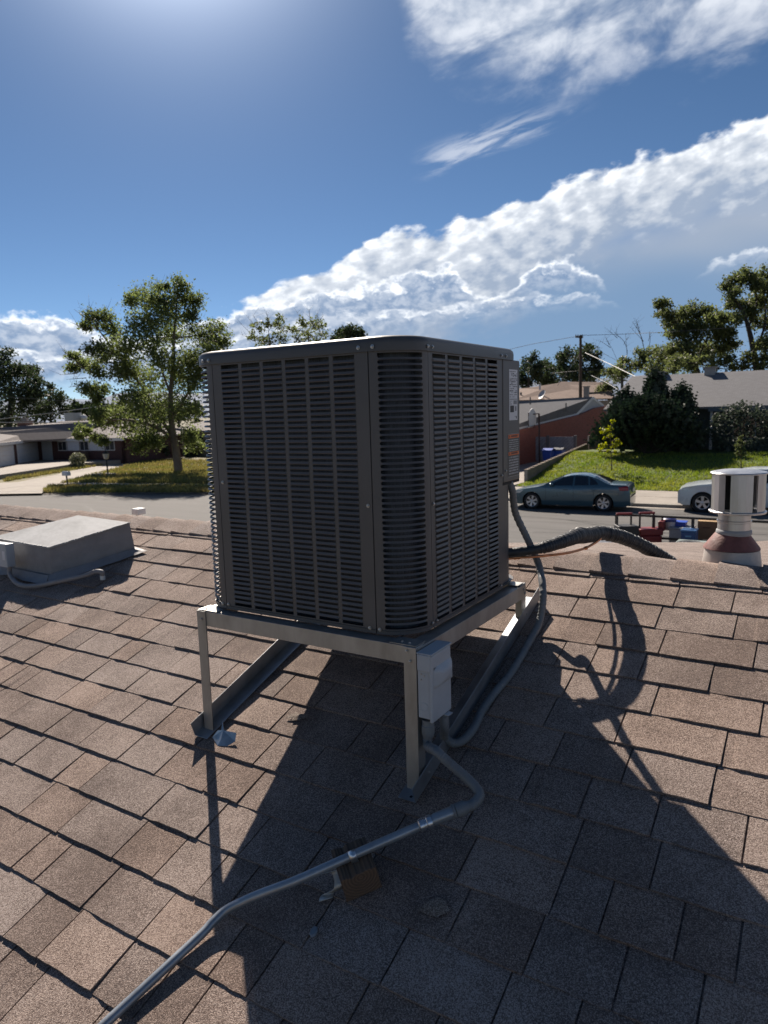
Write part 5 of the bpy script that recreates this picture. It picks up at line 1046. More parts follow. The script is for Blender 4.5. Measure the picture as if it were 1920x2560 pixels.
g2 = at_y(*z3(1495, 1285), 39.5); tree('sapling', 'small slender green sapling near the right edge behind the white car', z3, (g2 - CAM).dot(FW), [[(1495, 1290), (1493, 1200), (1492, 1130)]], [(1493, 1105, 12), (1480, 1130, 15), (1500, 1150, 16), (1470, 1160, 15), (1510, 1175, 12), (1488, 1185, 20), (1475, 1205, 14), (1510, 1205, 14)], .05, M_LEAFM, MATS['sapling_bark'], dens=1.3, trunk_r=.03, ground=g2.z + .1, seed=72, clump=6, spread=.3)
bs = at_z(*z7(985, 850), .12); bt = thing('shrub', 'pale grey green flowering bush beside the left driveway', 'shrub', bs); lv = MB(); r = random.Random(4)
for i in range(900):
    v = Vector((r.gauss(0, 1), r.gauss(0, 1), r.gauss(0, 1))).normalized(); leaf_quad(lv, bs + Vector((0, 0, .6)) + Vector((v.x * .7, v.y * .6, v.z * .65)) * r.uniform(.6, 1.1), .10, r)
lv.build('foliage', mat('pale_bush_leaves', (.16, .17, .11), .6, island=.4, trans=.25), bt, fix=False)

tree('leafy_tree', 'light green small tree between brick gable and grey roof', z3, 84, [[(690, 900), (690, 800)]], [(660, 800, 40), (710, 790, 44), (740, 750, 46), (690, 840, 40), (640, 850, 30), (760, 720, 44), (720, 700, 40)], .14, M_LEAFM, M_BARKD, dens=2.2, trunk_r=.15, seed=90)

# ------------------------------------------------------------------ street furniture
lp_ = at_z(*z7(1360, 950), .12); dpt = (lp_ - CAM).dot(FW); lamp = thing('lamp_post', 'black garden lamp post with glass lantern beside the left driveway', 'lamp post', lp_)
tp_ = at_d(*z7(1335, 745), dpt); M_BLK2 = mat('black_metal', (.018, .019, .02), .5)
MB().tube([lp_, tp_], .055, 8).build('post', M_BLK2, lamp); MB().lathe([(.08, 0), (.16, .05), (.23, .38), (.23, .40)], tp_, 6).build('lantern', mat('lantern_glass', (.45, .42, .36), .3, var=.2), lamp); MB().lathe([(.27, .40), (.08, .56), (.02, .62)], tp_, 6).build('lantern_cap', M_BLK2, lamp)
sp2 = thing('stone_border', 'small heap of pale stones round the foot of the lamp post', 'stones', lp_); r = random.Random(6)
for i in range(14): MB().lathe([(.001, -.08), (.16, -.04), (.14, .08), (.001, .13)], lp_ + Vector((r.uniform(-1.3, .8), r.uniform(-.7, .5), .06)), 6, (Vector((1, .2, 0)) * r.uniform(.6, 1.3), Vector((-.2, 1, 0)) * r.uniform(.6, 1.2), Vector((0, 0, 1)))).build('stone', mat('pale_stone', (.32, .28, .23), .9), sp2)
mbx = at_z(*z7(852, 1085), .12); dpt = (mbx - CAM).dot(FW); mt_ = at_d(*z7(835, 950), dpt); mail = thing('mailbox', 'white kerbside mailbox on a dark post by the left driveway', 'mailbox', mbx)
MB().tube([mbx, mt_], .05, 8).build('post', M_BLK2, mail); prof_ = [(-.13, 0), (.13, 0), (.13, .16), (.09, .25), (0, .28), (-.09, .25), (-.13, .16)]; mb = MB(); mb.prism([mt_ + Vector((-.26, a, b)) for a, b in prof_], (.52, 0, 0)); mb.build('box', M_TRIM, mail)
# utility pole
dp = 72; pl = thing('utility_pole', 'weathered wooden utility pole with crossarm behind the brick house', 'utility pole', PT(at_d(*z3(515, 850), dp), 0)); pt_ = at_d(*z3(516, 482), dp)
MB().tube([PT(at_d(*z3(517, 850), dp), -.2), pt_], [.2, .13], 10).build('pole', mat('weathered_pole', (.075, .055, .042), .95, bump=.3, bscale=8), pl)
MB().bar(at_d(*z3(484, 493), dp), at_d(*z3(530, 496), dp), .14, .16).build('crossarm', MATS['weathered_pole'], pl)
for a in (487, 500, 527): MB().lathe([(.05, 0), (.07, .08), (.03, .2)], at_d(*z3(a, 491), dp), 8).build('insulator', M_CONCD, pl)
def wire(label, pts, rad, mt, conv=z3, sag=0.0):
    P = [at_d(*conv(a, b), d) for a, b, d in pts]; P = smoothpath(P, 8); o = MB().tube(P, rad, 5).build('power_line', mt); tag(o, label, 'wire', 'overhead wires'); return o
M_WIRE = mat('dark_wire', (.06, .065, .07), .6); M_WIREL = mat('bright_cable', (.45, .45, .44), .5)
wire('thin overhead wire from the pole top to the right over the trees', [(516, 484, 72), (780, 476, 70), (1060, 462, 66), (1700, 420, 60)], .022, M_WIRE)
wire('overhead wire from the pole top sloping left behind the condenser', [(500, 490, 72), (320, 520, 76), (110, 563, 82), (-500, 720, 95)], .022, M_WIRE)
wire('thick pale service cable slanting from the pole to the grey roof', [(545, 590, 70), (700, 662, 62), (860, 740, 52)], .03, M_WIREL)
wire('pale lower service cable slanting down to the grey roof edge', [(580, 728, 70), (660, 765, 64), (745, 815, 58)], .018, M_WIREL)
wire('guy wire slanting left from the pole towards the brown roof', [(500, 610, 72), (440, 700, 76), (375, 790, 80)], .02, M_WIRE)
wire('low dark wire crossing behind the pole below the tree tops', [(340, 715, 84), (515, 700, 80), (760, 690, 78)], .022, M_WIRE)
wire('upper wire crossing the dark trees at the left edge', [(-200, 893, 60), (0, 910, 60), (440, 940, 62), (790, 966, 64)], .02, M_WIRE, z2)
wire('sloping wire rising right over the garage house roof', [(-200, 1085, 55), (0, 1056, 56), (350, 1015, 60), (690, 968, 66)], .026, M_WIREL, z2)
wire('pale twisted cable running level over the chimney of the garage house', [(-200, 1074, 56), (0, 1078, 58), (300, 1080, 60), (640, 1076, 62)], .028, M_WIREL, z2)

# gate, hoop and bins by the brick house
gy = 50.2; gate = thing('driveway_gate', 'grey lattice double gate closing the driveway beside the brick house', 'gate', (-17.5, gy, .13)); M_GATE = mat('gate_grey', (.27, .27, .29), .7, var=.25, scale=4)
ga, gb = at_y(1302, 1100, gy), at_y(1436, 1097, gy); gm_ = (ga.x + gb.x) / 2 + .05; zt_ = 1.95
for x0, x1 in ((ga.x, gm_ - .15), (gm_ + .15, gb.x)):
    lf = MB().bb((x0, gy, .2), (x1, gy + .04, zt_)).build('gate_leaf', M_GATE, gate); k = 0; x = x0 - 1.4
    while x < x1:
        a = Vector((max(x, x0), gy - .03, .25 + max(0, x0 - x))); e = min(x1 - x, 1.65); b = Vector((x + e, gy - .03, .25 + e))
        if b.x > a.x + .05: MB().bar(a, b, .02, .06, Vector((0, 1, 0))).build('slat', mat('gate_slat', (.36, .36, .38), .7, rnd=.2), lf)
        x += .24
for x in (ga.x - .08, gm_, gb.x + .06): MB().bb((x - .1, gy - .06, 0), (x + .1, gy + .1, zt_ + .1)).build('gate_post', mat('gate_post_dark', (.12, .12, .13), .7), gate)
hb = at_z(1349, 1163, .137); dpt = (hb - CAM).dot(FW); hoop = thing('basketball_hoop', 'basketball hoop with white fan shaped backboard on a rusty pole', 'basketball hoop', hb); M_HP = mat('rusty_pole', (.06, .035, .03), .8)
zh = lambda a, b: (1280 + a / 5.184, 900 + b / 5.184)
tph = at_d(*zh(350, 695), dpt); MB().tube([hb, tph], .06, 8).build('pole', M_HP, hoop); MB().bar(tph, at_d(*zh(240, 705), dpt), .06, .06).build('arm', M_HP, hoop)
bc = at_d(*zh(258, 740), dpt); bx = RT.copy(); bx.z = 0; bx.normalize(); byv = Vector((-bx.y, bx.x, 0)); ax_ = (bx * .75 + byv * .6).normalized(); s_ = dpt / FPX / 5.184
poly = [bc + ax_ * (a * s_ * 1.15) + Vector((0, 0, -b * s_)) for a, b in ((-62, 100), (62, 100), (66, -10), (52, -60), (26, -96), (0, -110), (-26, -96), (-52, -60), (-66, -10))]
mb = MB(); mb.prism(poly, ax_.cross(Vector((0, 0, 1))) * .05); mb.build('backboard', M_TRIM, hoop)
for sx2 in (-.32, .32): MB().bar(bc + ax_ * sx2 * 1.0 + Vector((0, -.06, .3)), bc + ax_ * sx2 + Vector((0, -.06, -.62)), .05, .05).build('bracket', M_HP, hoop)
rc = bc + Vector((.15, -.4, -.7)); MB().tube([rc + Vector((cos(t) * .23, sin(t) * .23, 0)) for t in [2 * pi * k / 16 for k in range(17)]], .02, 5, cap=False).build('rim', M_HP, hoop)
def bin_(px, py, col, lab_, lidcol, y):
    p = at_y(px, py, y); p.z = .137; t = thing('wheelie_bin', lab_, 'bin', p); M_ = mat('bin_' + col[0], col[1], .5, var=.1); Ml = mat('binlid_' + lidcol[0], lidcol[1], .5)
    mb = MB(); a, b, h = .27, .34, 1.0; mb.add([p + Vector((x * s, y_ * s2, z)) for z, s, s2 in ((.08, .24, .3), (h, .32, .4)) for x, y_ in ((-1, -1), (1, -1), (1, 1), (-1, 1))], [(0, 1, 2, 3), (4, 5, 6, 7), (0, 1, 5, 4), (1, 2, 6, 5), (2, 3, 7, 6), (3, 0, 4, 7)]); mb.build('body', M_, t, bevel=.03)
    mb = MB(); mb.prism([p + Vector((-.36, -.44, h)), p + Vector((.36, -.44, h)), p + Vector((.36, 0, h + .12)), p + Vector((-.36, 0, h + .12))], (0, 0, .05)); mb.prism([p + Vector((-.36, .001, h + .12)), p + Vector((.36, .001, h + .12)), p + Vector((.36, .44, h + .03)), p + Vector((-.36, .44, h + .03))], (0, 0, .05)); mb.build('lid', Ml, t)
    for sx3 in (-1, 1): MB().lathe([(.11, -.03), (.11, .03)], p + Vector((.26 * sx3, .34, .11)), 12, (Vector((0, 1, 0)), Vector((0, 0, 1)), Vector((1, 0, 0)))).build('wheel', M_BLK2, t)
bin_(1371, 1150, ('blue', (.012, .055, .33)), 'bright blue recycling bin beside the low wall, left of two', ('blue', (.015, .07, .4)), 47.4); bin_(1398, 1145, ('blue', (.012, .055, .33)), 'blue recycling bin with dark lid, right of two', ('dark', (.05, .05, .06)), 48.2)

# =================================================================== vehicles
def lerp_pts(P, x):
    for (a, b), (c, d) in zip(P, P[1:]):
        if x <= c: return b + (d - b) * (x - a) / (c - a) if c > a else d
    return P[-1][1]
def make_car(root, mw, L, W, top, belt, wb0, wb1, wr, paint, glass_side, ws, rw, tail, head, low=.2, roof_w=.60, rim_spokes=5, trim=None):
    """x from nose to tail, y to the left side; top: roof line; belt: window line height"""
    hw = W / 2
    def arch(x):
        z = low + (.05 if x < .15 or x > L - .15 else 0)
        for w in (wb0, wb1):
            d = abs(x - w); R = wr + .055
            if d < R: z = max(z, wr + sqrt(R * R - d * d))
        return z
    def half(x, z):
        e = 1.0
        if x < .75: e = .80 + .20 * sin(pi / 2 * max(0, x) / .75) ** .8
        if x > L - .7: e = .84 + .16 * sin(pi / 2 * max(0, L - x) / .7) ** .8
        y = hw * e
        if z < .55: y -= (.55 - z) ** 2 * .32
        if z > belt - .12: y -= .02 * min(1, (z - belt + .12) / .12) + max(0, z - belt) * (hw - roof_w) / (max(p[1] for p in top) - belt)
        else: y += .012 * sin((z - .3) * 6)
        return y
    def T(p): return mw @ Vector(p)
    xs = sorted(set([L * i / 60 for i in range(61)] + [w + s * (wr + .055) * f for w in (wb0, wb1) for s in (-1, 1) for f in (1.0, .97, .85, .6)] + [p[0] for p in top]))
    xs[0] = .0; rows = 12; mb = MB(); crown = lambda x: .045 if lerp_pts(top, x) > belt + .15 else .03
    sides = []
    for s in (1, -1):
        g = []
        for x in xs:
            a = arch(x); t = max(lerp_pts(top, x) - crown(x), a + .02); g.append([T((x, s * half(x, a + (t - a) * (j / rows)), a + (t - a) * (j / rows))) for j in range(rows + 1)])
        mb.grid(g)
        sides.append([(x, half(x, max(lerp_pts(top, x) - crown(x), arch(x) + .02)), max(lerp_pts(top, x) - crown(x), arch(x) + .02)) for x in xs])
    g = []
    for (x, y, z) in sides[0]: g.append([T((x, y * v, z + crown(x) * (1 - v * v))) for v in [k / 4 - 1 for k in range(9)]])
    mb.grid(g)
    for x in (0.0, L):
        a = arch(x); t = lerp_pts(top, x) - crown(x); mb.grid([[T((x + (-.05 if x == 0 else .05) * (1 - v * v), half(x, a + (t - a) * j / 8) * v, a + (t - a) * j / 8 + (crown(x) * (1 - v * v) if j == 8 else 0))) for v in [k / 4 - 1 for k in range(9)]] for j in range(9)])
    bo = mb.build('body', paint, root, smooth=42, fix=False)
    M_UND = mat('underbody', (.012, .012, .013), .8)
    ub = MB(); ub.box(T((L / 2, 0, low + .14)), (L - .35, W - .45, .22), tuple((mw.to_3x3() @ Vector(v)) for v in ((1, 0, 0), (0, 1, 0), (0, 0, 1)))); ub.build('underbody', M_UND, root)
    def patch(quad, name, mt, parent, off=.006, n=6, side=1):
        """quad of (x,z) corners laid on the side skin"""
        g = []
        for j in range(n + 1):
            r_ = []
            for i in range(n + 1):
                u, v = i / n, j / n; x = (quad[0][0] * (1 - u) + quad[1][0] * u) * (1 - v) + (quad[3][0] * (1 - u) + quad[2][0] * u) * v; z = (quad[0][1] * (1 - u) + quad[1][1] * u) * (1 - v) + (quad[3][1] * (1 - u) + quad[2][1] * u) * v
                r_.append(T((x, side * (half(x, z) + off), z)))
            g.append(r_)
        return MB().grid(g).build(name, mt, parent, smooth=True, fix=False)
    def toppatch(x0, x1, y0, y1, name, mt, off=.008):
        g = []
        for i in range(9):
            x = x0 + (x1 - x0) * i / 8; z = lerp_pts(top, x) - crown(x); yy = half(x, z) * (y0 + (y1 - y0) * i / 8)
            g.append([T((x, yy * v, z + crown(x) * (1 - (v * yy / max(.01, half(x, z))) ** 2) + off)) for v in [k / 4 - 1 for k in range(9)]])
        return MB().grid(g).build(name, mt, root, smooth=True, fix=False)
    GL = mat('car_glass', (.010, .013, .017), .04, var=.05, spec=1.0)
    toppatch(ws[0], ws[1], .88, .90, 'windscreen', GL); toppatch(rw[0], rw[1], .88, .86, 'rear_window', GL)
    for s in (1, -1):
        for q in glass_side: patch(q, 'side_window', GL, root, .005, 6, s)
        patch(tail, 'taillight', mat('taillight_red', (.32, .012, .014), .15, var=.1), root, .008, 5, s); patch(head, 'headlight', mat('headlight_lens', (.55, .57, .58), .1, .2), root, .008, 5, s)
        for x in trim or (): 
            z0_, z1_ = .34, belt - .02; patch([(x, z0_), (x + .010, z0_), (x + .010, z1_), (x, z1_)], 'door_seam', M_UND, bo, .002, 4, s)
        for x in [t + .80 for t in (trim or ())[:2]]: MB().box(T((x, s * (half(x, belt - .13) + .012), belt - .13)), (.19, .03, .035), tuple((mw.to_3x3() @ Vector(v)) for v in ((1, 0, 0), (0, 1, 0), (0, 0, 1)))).build('door_handle', paint, root, bevel=.008)
        mx = glass_side[0][0][0] + .12; mb2 = MB(); mb2.lathe([(.001, -.1), (.07, -.08), (.09, 0), (.06, .07), (.001, .08)], T((mx, s * (half(mx, belt) + .09), belt + .06)), 10, tuple((mw.to_3x3() @ Vector(v)) for v in ((0, 1, 0), (0, 0, .8), (1, 0, 0)))); mb2.build('mirror', paint, root, smooth=True)
        for w in (wb0, wb1):
            wl_ = MB(); A3 = tuple((mw.to_3x3() @ Vector(v)) for v in ((1, 0, 0), (0, 0, 1), (0, s, 0))); c = T((w, s * (hw - .215), wr))
            wl_.lathe([(wr * .66, 0), (wr * .93, .0), (wr, .03), (wr, .17), (wr * .94, .20), (wr * .70, .205), (wr * .67, .19), (wr * .66, .05)], c, 32, A3, cap=False); wo_ = wl_.build('wheel', mat('tyre_rubber', (.018, .018, .019), .8), root, smooth=40)
            rm = MB(); rm.lathe([(wr * .69, .17), (wr * .68, .195), (wr * .63, .19), (wr * .60, .10)], c, 32, A3, cap=False); rm.lathe([(wr * .16, .10), (wr * .15, .185), (wr * .08, .195), (.001, .195)], c, 16, A3, cap=False)
            for k in range(rim_spokes):
                for o2 in ((-.12, .12) if rim_spokes == 6 else (0,)):
                    a = 2 * pi * k / rim_spokes + o2 + .3; d1 = A3[0] * cos(a) + A3[1] * sin(a); t1 = A3[2].cross(d1); wv2 = wr * (.07 if rim_spokes == 6 else .13)
                    rm.prism([c + d1 * wr * .10 + t1 * wv2 * .8 + A3[2] * .165, c + d1 * wr * .66 + t1 * wv2 * 1.2 + A3[2] * .175, c + d1 * wr * .66 - t1 * wv2 * 1.2 + A3[2] * .175, c + d1 * wr * .10 - t1 * wv2 * .8 + A3[2] * .165], A3[2] * .02)
            rm.build('rim', mat('alloy_rim', (.52, .53, .55), .3, .7, var=.1), wo_, smooth=30)
            dk_ = MB(); dk_.lathe([(wr * .62, .06), (.001, .06)], c, 20, A3, cap=False); dk_.build('brake', M_UND, wo_)
            ar = MB(); ar.lathe([(wr + .05, -.02), (wr + .055, .19)], c, 32, A3, cap=False); ar.build('wheel_arch', M_UND, root)
    return bo
def car_frame(front, rear, wb0, wb, W):
    """matrix for a car whose near-side wheels touch the ground at front and rear"""
    f = Vector((front[0], front[1], 0)); r_ = Vector((rear[0], rear[1], 0)); X = (r_ - f).normalized(); Y = Vector((-X.y, X.x, 0)); o = f - X * wb0 + Y * (W / 2 - .12)
    return Matrix(((X.x, Y.x, 0, o.x), (X.y, Y.y, 0, o.y), (0, 0, 1, 0), (0, 0, 0, 1)))
sf, sr = at_z(*z3(222, 1541), 0), at_z(*z3(660, 1557), 0)
mw = car_frame(sf, sr, .95, 2.85, 1.80)
sed = thing('parked_car', 'blue grey sedan parked at the far kerb beside the green lawn', 'car', mw.translation + mw.to_3x3() @ Vector((2.4, 0, 0)))
M_CARB = mat('blue_grey_car_paint', (.055, .115, .145), .30, .3, var=.04, scale=2, coat=.8)
stop_ = [(0, .60), (.06, .70), (.35, .80), (.8, .89), (1.22, .96), (1.42, 1.02), (1.75, 1.19), (2.15, 1.36), (2.45, 1.43), (2.8, 1.455), (3.15, 1.43), (3.5, 1.34), (3.85, 1.18), (4.08, 1.09), (4.2, 1.085), (4.62, 1.075), (4.72, 1.02), (4.78, .85), (4.80, .60)]
make_car(sed, mw, 4.80, 1.80, stop_, .97, .95, 3.80, .335, M_CARB,
         [[(1.66, .99), (2.60, 1.01), (2.60, 1.36), (2.22, 1.30)], [(2.67, 1.01), (3.22, 1.03), (3.16, 1.345), (2.67, 1.365)], [(3.28, 1.035), (3.60, 1.06), (3.46, 1.22), (3.24, 1.33)]],
         (1.44, 2.18), (3.42, 4.02), [(4.42, .84), (4.74, .84), (4.70, 1.01), (4.36, .97)], [(.10, .62), (.45, .66), (.62, .79), (.22, .72)], rim_spokes=6, trim=(1.52, 2.635, 3.42))
MB().box(mw @ Vector((4.82, 0, .80)), (.02, .52, .14), tuple((mw.to_3x3() @ Vector(v)) for v in ((1, 0, 0), (0, 1, 0), (0, 0, 1)))).build('licence_plate', mat('plate_white', (.5, .5, .45), .5), sed)
vf = at_z(*z3(1252, 1562), 0); dirv = (sr - sf).normalized(); mw2 = car_frame(vf, vf + dirv * 2.9, .85, 2.9, 1.9)
suv = thing('parked_car', 'white sport utility car with five spoke wheels partly hidden by the flue vent', 'car', mw2.translation + mw2.to_3x3() @ Vector((2.3, 0, 0)))
M_CARW = mat('white_car_paint', (.56, .62, .63), .28, .05, var=.03, scale=2, coat=.8)
vtop = [(0, .72), (.05, .86), (.25, .98), (.7, 1.07), (1.2, 1.13), (1.4, 1.19), (1.8, 1.42), (2.2, 1.62), (2.6, 1.68), (3.4, 1.70), (4.1, 1.64), (4.45, 1.30), (4.65, 1.10), (4.72, .7)]
make_car(suv, mw2, 4.72, 1.9, vtop, 1.10, .88, 3.78, .37, M_CARW, [[(1.72, 1.13), (2.72, 1.14), (2.72, 1.58), (2.28, 1.54)], [(2.8, 1.14), (3.6, 1.16), (3.6, 1.58), (2.8, 1.59)], [(3.68, 1.17), (4.2, 1.2), (4.0, 1.52), (3.68, 1.56)]],
         (1.42, 2.2), (4.15, 4.5), [(4.4, .95), (4.65, .95), (4.62, 1.2), (4.36, 1.16)], [(.10, .80), (.42, .86), (.52, .99), (.16, .92)], low=.26, roof_w=.68, rim_spokes=5, trim=(1.55, 2.76, 3.64))

# =================================================================== trailer with tools at the near kerb
zt5 = lambda a, b: (1500 + a / 3.95, 1240 + b / 3.95)
M_TRL = mat('black_trailer_paint', (.02, .021, .023), .5); DK = .55
pa = at_z(*zt5(165, 180), 1.57); pb = at_z(*zt5(1165, 176), 1.57); ty = pa.y; tx0, tx1 = pa.x, pa.x + 3.4; tyn = ty - 1.7
trl = thing('utility_trailer', 'black railed utility trailer loaded with tools beyond the ridge at right', 'trailer', ((tx0 + tx1) / 2, ty - .85, 0))
MB().bb((tx0, tyn, DK - .08), (tx1, ty, DK)).build('deck', mat('trailer_deck', (.09, .075, .06), .9, var=.3, scale=5), trl)
for y_, zz in ((ty, 1.57), (ty, 1.06), (tyn, 1.06)): MB().bar((tx0, y_, zz), (tx1, y_, zz), .05, .05).build('side_rail', M_TRL, trl)
for x_ in (tx0,): 
    for zz in (1.57, 1.06): MB().bar((x_, tyn if zz < 1.2 else ty - .03, zz), (x_, ty - .03, zz), .05, .05).build('end_rail', M_TRL, trl)
for i in range(5):
    x_ = tx0 + (tx1 - tx0) * i / 4; MB().bar((x_, ty, DK), (x_, ty, 1.57), .06, .06).build('post', M_TRL, trl); MB().bar((x_, tyn, DK - .3), (x_, tyn, 1.06), .06, .06).build('post', M_TRL, trl)
MB().bar((tx0 - .9, ty - .85, DK - .05), (tx0, ty - .85, DK - .05), .1, .1).build('drawbar', M_TRL, trl)
for y_ in (tyn - .14, ty + .14): MB().lathe([(.18, -.09), (.3, -.09), (.31, 0), (.3, .09), (.18, .09)], ((tx0 + tx1) / 2, y_, .31), 24, (Vector((1, 0, 0)), Vector((0, 0, 1)), Vector((0, 1, 0)))).build('wheel', MATS['tyre_rubber'], trl, smooth=40)
M_RED = mat('tool_red', (.20, .016, .02), .45, var=.12); M_BLK3 = mat('tool_black', (.025, .025, .028), .5)
def cpos(a, b, d): return at_d(*zt5(a, b), d)
PXM = lambda d: FPX / d * 3.95
TD = (pa - CAM).dot(FW)
def cart(name, label, a0, a1, b_top, b_bot, d, body, bodycol):
    A_, B_ = cpos(a0, b_top, d), cpos(a1, b_top, d); w = B_ - A_; w.z = 0; t = thing(name, label, 'tool cart', Vector(((A_.x + B_.x) / 2, (A_.y + B_.y) / 2, DK)))
    zb_ = cpos(a0, b_bot, d).z
    for P_ in (A_, A_ + w): MB().tube([Vector((P_.x, P_.y, zb_)), Vector((P_.x, P_.y, A_.z))], .022, 8).build('handle_leg', M_BLK3, t)
    MB().bar(A_ - w * .08, A_ + w * 1.08, .06, .05).build('handle_grip', M_RED, t, bevel=.01)
    c0_ = cpos(body[0], body[1], d); c1_ = cpos(body[2], body[3], d); cw = (c1_ - c0_); cw.z = 0; u = w.normalized(); n = Vector((-u.y, u.x, 0)); L_ = cw.dot(u)
    mid = c0_ + u * (L_ / 2); hz = c0_.z
    MB().box((mid.x, mid.y, (hz + c1_.z) / 2), (L_, .36, hz - c1_.z), (u, n, Vector((0, 0, 1)))).build('top_box', bodycol, t, bevel=.02)
    MB().box((mid.x, mid.y, (c1_.z - .01 + DK) / 2), (L_ * .92, .34, c1_.z - .01 - DK), (u, n, Vector((0, 0, 1)))).build('chest', M_RED, t, bevel=.02)
    for k in (-1, 1): MB().lathe([(.07, -.02), (.07, .02)], mid + u * (k * L_ * .46) + n * .15 - Vector((0, 0, mid.z - DK - .07)), 12, (n, Vector((0, 0, 1)), u)).build('wheel', M_BLK3, t)
cart('tool_cart', 'rolling tool chest with red topped pull handle, left of two on the trailer', 172, 308, 178, 300, TD - .5, (160, 290, 365, 375), M_BLK3)
cart('tool_cart', 'red rolling tool chest with pull handle, right of two on the trailer', 395, 530, 170, 320, TD - .45, (372, 318, 600, 378), M_RED)
def item_box(name, label, cat, a0, b0, a1, b1, d, dep, mt, to_deck=True, lid=None, bev=.015):
    A_, B_ = cpos(a0, b0, d), cpos(a1, b0, d); C_ = cpos(a0, b1, d); w = B_ - A_; w.z = 0; u = Vector((1, 0, 0)); n = Vector((0, 1, 0)); L_ = w.dot(u); zb_ = DK if to_deck else C_.z; m_ = A_ + w / 2
    t = thing(name, label, cat, (m_.x, m_.y, zb_)); MB().box((m_.x, m_.y, (A_.z + zb_) / 2), (L_, dep, A_.z - zb_), (u, n, Vector((0, 0, 1)))).build('body', mt, t, bevel=bev)
    return t, m_, L_, A_.z
t, m_, L_, zt_ = item_box('storage_tote', 'grey plastic tote under the buckets on the trailer', 'tote', 690, 320, 930, 460, TD - .5, .5, mat('tote_grey', (.32, .32, .33), .5)); MB().box((m_.x, m_.y, zt_ + .02), (L_ + .05, .55, .04)).build('lid', mat('tote_lid', (.22, .22, .23), .5), t, bevel=.01)
bkp = cpos(685, 332, TD - .35); bk_ = thing('bucket', 'white plastic bucket with dark blue rim on the trailer', 'bucket', bkp); MB().lathe([(.12, 0), (.14, .24), (.146, .24), (.146, .26), (.13, .26), (.12, .1)], bkp, 20).build('body', mat('bucket_white', (.60, .52, .52), .5), bk_, smooth=40); MB().lathe([(.150, .20), (.152, .255), (.11, .285), (.05, .29), (.001, .29)], bkp, 20, cap=False).build('lid', mat('lid_navy', (.02, .03, .16), .4), bk_, smooth=40)
t, m_, L_, zt_ = item_box('tub', 'bright blue plastic tub beside the white bucket', 'tub', 748, 258, 858, 318, TD - .4, .26, mat('tub_blue', (.015, .06, .42), .45), False); MB().box((m_.x, m_.y, zt_ + .008), (L_ + .04, .30, .018)).build('rim', mat('tub_rim_blue', (.02, .08, .5), .4), t, bevel=.004)
t, m_, L_, zt_ = item_box('cooler', 'blue lidded cooler box in the middle of the trailer load', 'cooler', 805, 350, 965, 465, TD - 1.0, .34, mat('cooler_blue', (.012, .06, .20), .4), True); MB().box((m_.x, m_.y, zt_ + .025), (L_ + .02, .36, .05)).build('lid', mat('cooler_lid', (.03, .11, .28), .4), t, bevel=.012); MB().box((m_.x, m_.y - .175, zt_ - .09), (.12, .02, .035)).build('latch', mat('cooler_latch', (.1, .25, .45), .4), t)
t, m_, L_, zt_ = item_box('cardboard_box', 'tan cardboard box at the right of the trailer load', 'box', 972, 243, 1185, 372, TD - .45, .46, mat('cardboard_side', (.28, .16, .09), .85), True, bev=.004)
mb = MB(); mb.prism([(m_.x - L_ / 2, m_.y - .23, zt_ + .001), (m_.x + L_ / 2, m_.y - .23, zt_ + .001), (m_.x + L_ / 2, m_.y - .003, zt_ + .012), (m_.x - L_ / 2, m_.y - .003, zt_ + .012)], (0, 0, .006)); mb.prism([(m_.x - L_ / 2, m_.y + .003, zt_ + .012), (m_.x + L_ / 2, m_.y + .003, zt_ + .012), (m_.x + L_ / 2, m_.y + .23, zt_ + .001), (m_.x - L_ / 2, m_.y + .23, zt_ + .001)], (0, 0, .006)); mb.build('flap', mat('cardboard_top', (.46, .30, .15), .85), t)
pr_ = MB(); pr_.box((m_.x - .02, m_.y - .2325, zt_ - .14), (.16, .002, .035)); pr_.build('print', mat('box_print', (.17, .08, .05), .8), t)
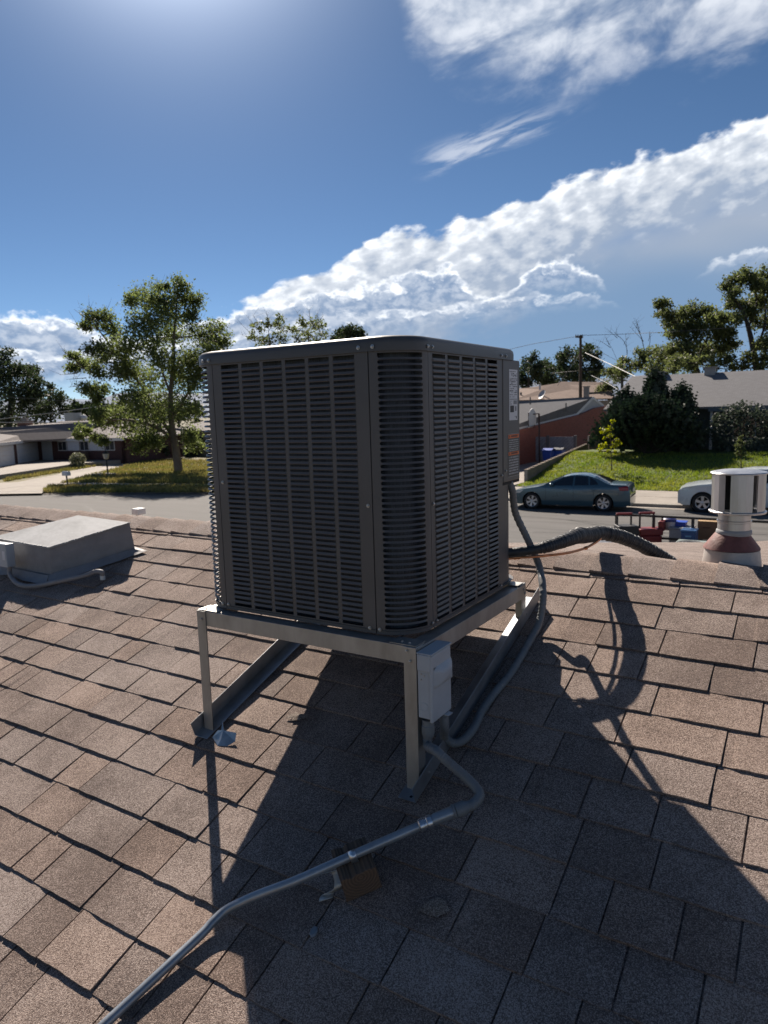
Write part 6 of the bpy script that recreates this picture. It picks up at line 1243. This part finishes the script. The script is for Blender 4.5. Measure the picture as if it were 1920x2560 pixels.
jp = cpos(610, 335, TD - .45); jg = thing('fuel_can', 'red plastic fuel can between cart and white bucket', 'can', jp); MB().box(jp + Vector((0, 0, .1)), (.14, .24, .24)).build('body', M_RED, jg, bevel=.03); MB().tube([jp + Vector((0, 0, .22)), jp + Vector((.02, -.03, .32))], .022, 8).build('spout', M_BLK3, jg)
t, m_, L_, zt_ = item_box('old_condenser', 'removed pale green condenser with round fan opening lying on the trailer', 'air conditioner', 738, 480, 1050, 600, TD - 1.75, .72, mat('old_condenser_green', (.10, .13, .12), .5, var=.15), False, bev=.02)
MB().box((m_.x, m_.y, zt_ + .012), (L_ + .03, .75, .03)).build('lid', mat('old_condenser_lid', (.26, .31, .29), .45, var=.12), t, bevel=.01)
MB().lathe([(.24, .0), (.25, .006), (.001, .006)], (m_.x, m_.y, zt_ + .026), 28, (Vector((1.1, 0, 0)), Vector((0, 1.1, 0)), Vector((0, 0, 1))), cap=False).build('fan_opening', M_BLACK, t)
for k in range(3): MB().tube([(m_.x + (.1 + .07 * k) * cos(q), m_.y + (.1 + .07 * k) * sin(q), zt_ + .038) for q in [2 * pi * j / 24 for j in range(25)]], .005, 5, cap=False).build('grille_ring', mat('old_grille', (.4, .42, .42), .4), t)
cs0 = cpos(20, 470, TD - 2.2); cs = MB(); rows = []
for i in range(25): rows.append([cs0 + Vector((-.55, .0, 0)) + Vector((.0, -.7 + 1.1 * i / 24, .02 * (1 if i % 4 < 2 else -1) + .0)), cs0 + Vector((.45, 0, 0)) + Vector((0, -.7 + 1.1 * i / 24, .02 * (1 if i % 4 < 2 else -1) - .0))])
cs.grid(rows); o = cs.build('corrugated_sheet', mat('corrugated_metal', (.30, .31, .33), .5, .4, var=.15, scale=6)); o.modifiers.new('s', 'SOLIDIFY').thickness = .004; tag(o, 'corrugated grey metal sheet behind the ridge left of the trailer', 'metal sheet')
lg = [cs0 + Vector((x_, y_, 0)) for x_ in (-.5, .4) for y_ in (-.6, .35)]
for p in lg: MB().bar(p, Vector((p.x, p.y, 0)), .06, .06).build('support_post', M_BLK3, o)
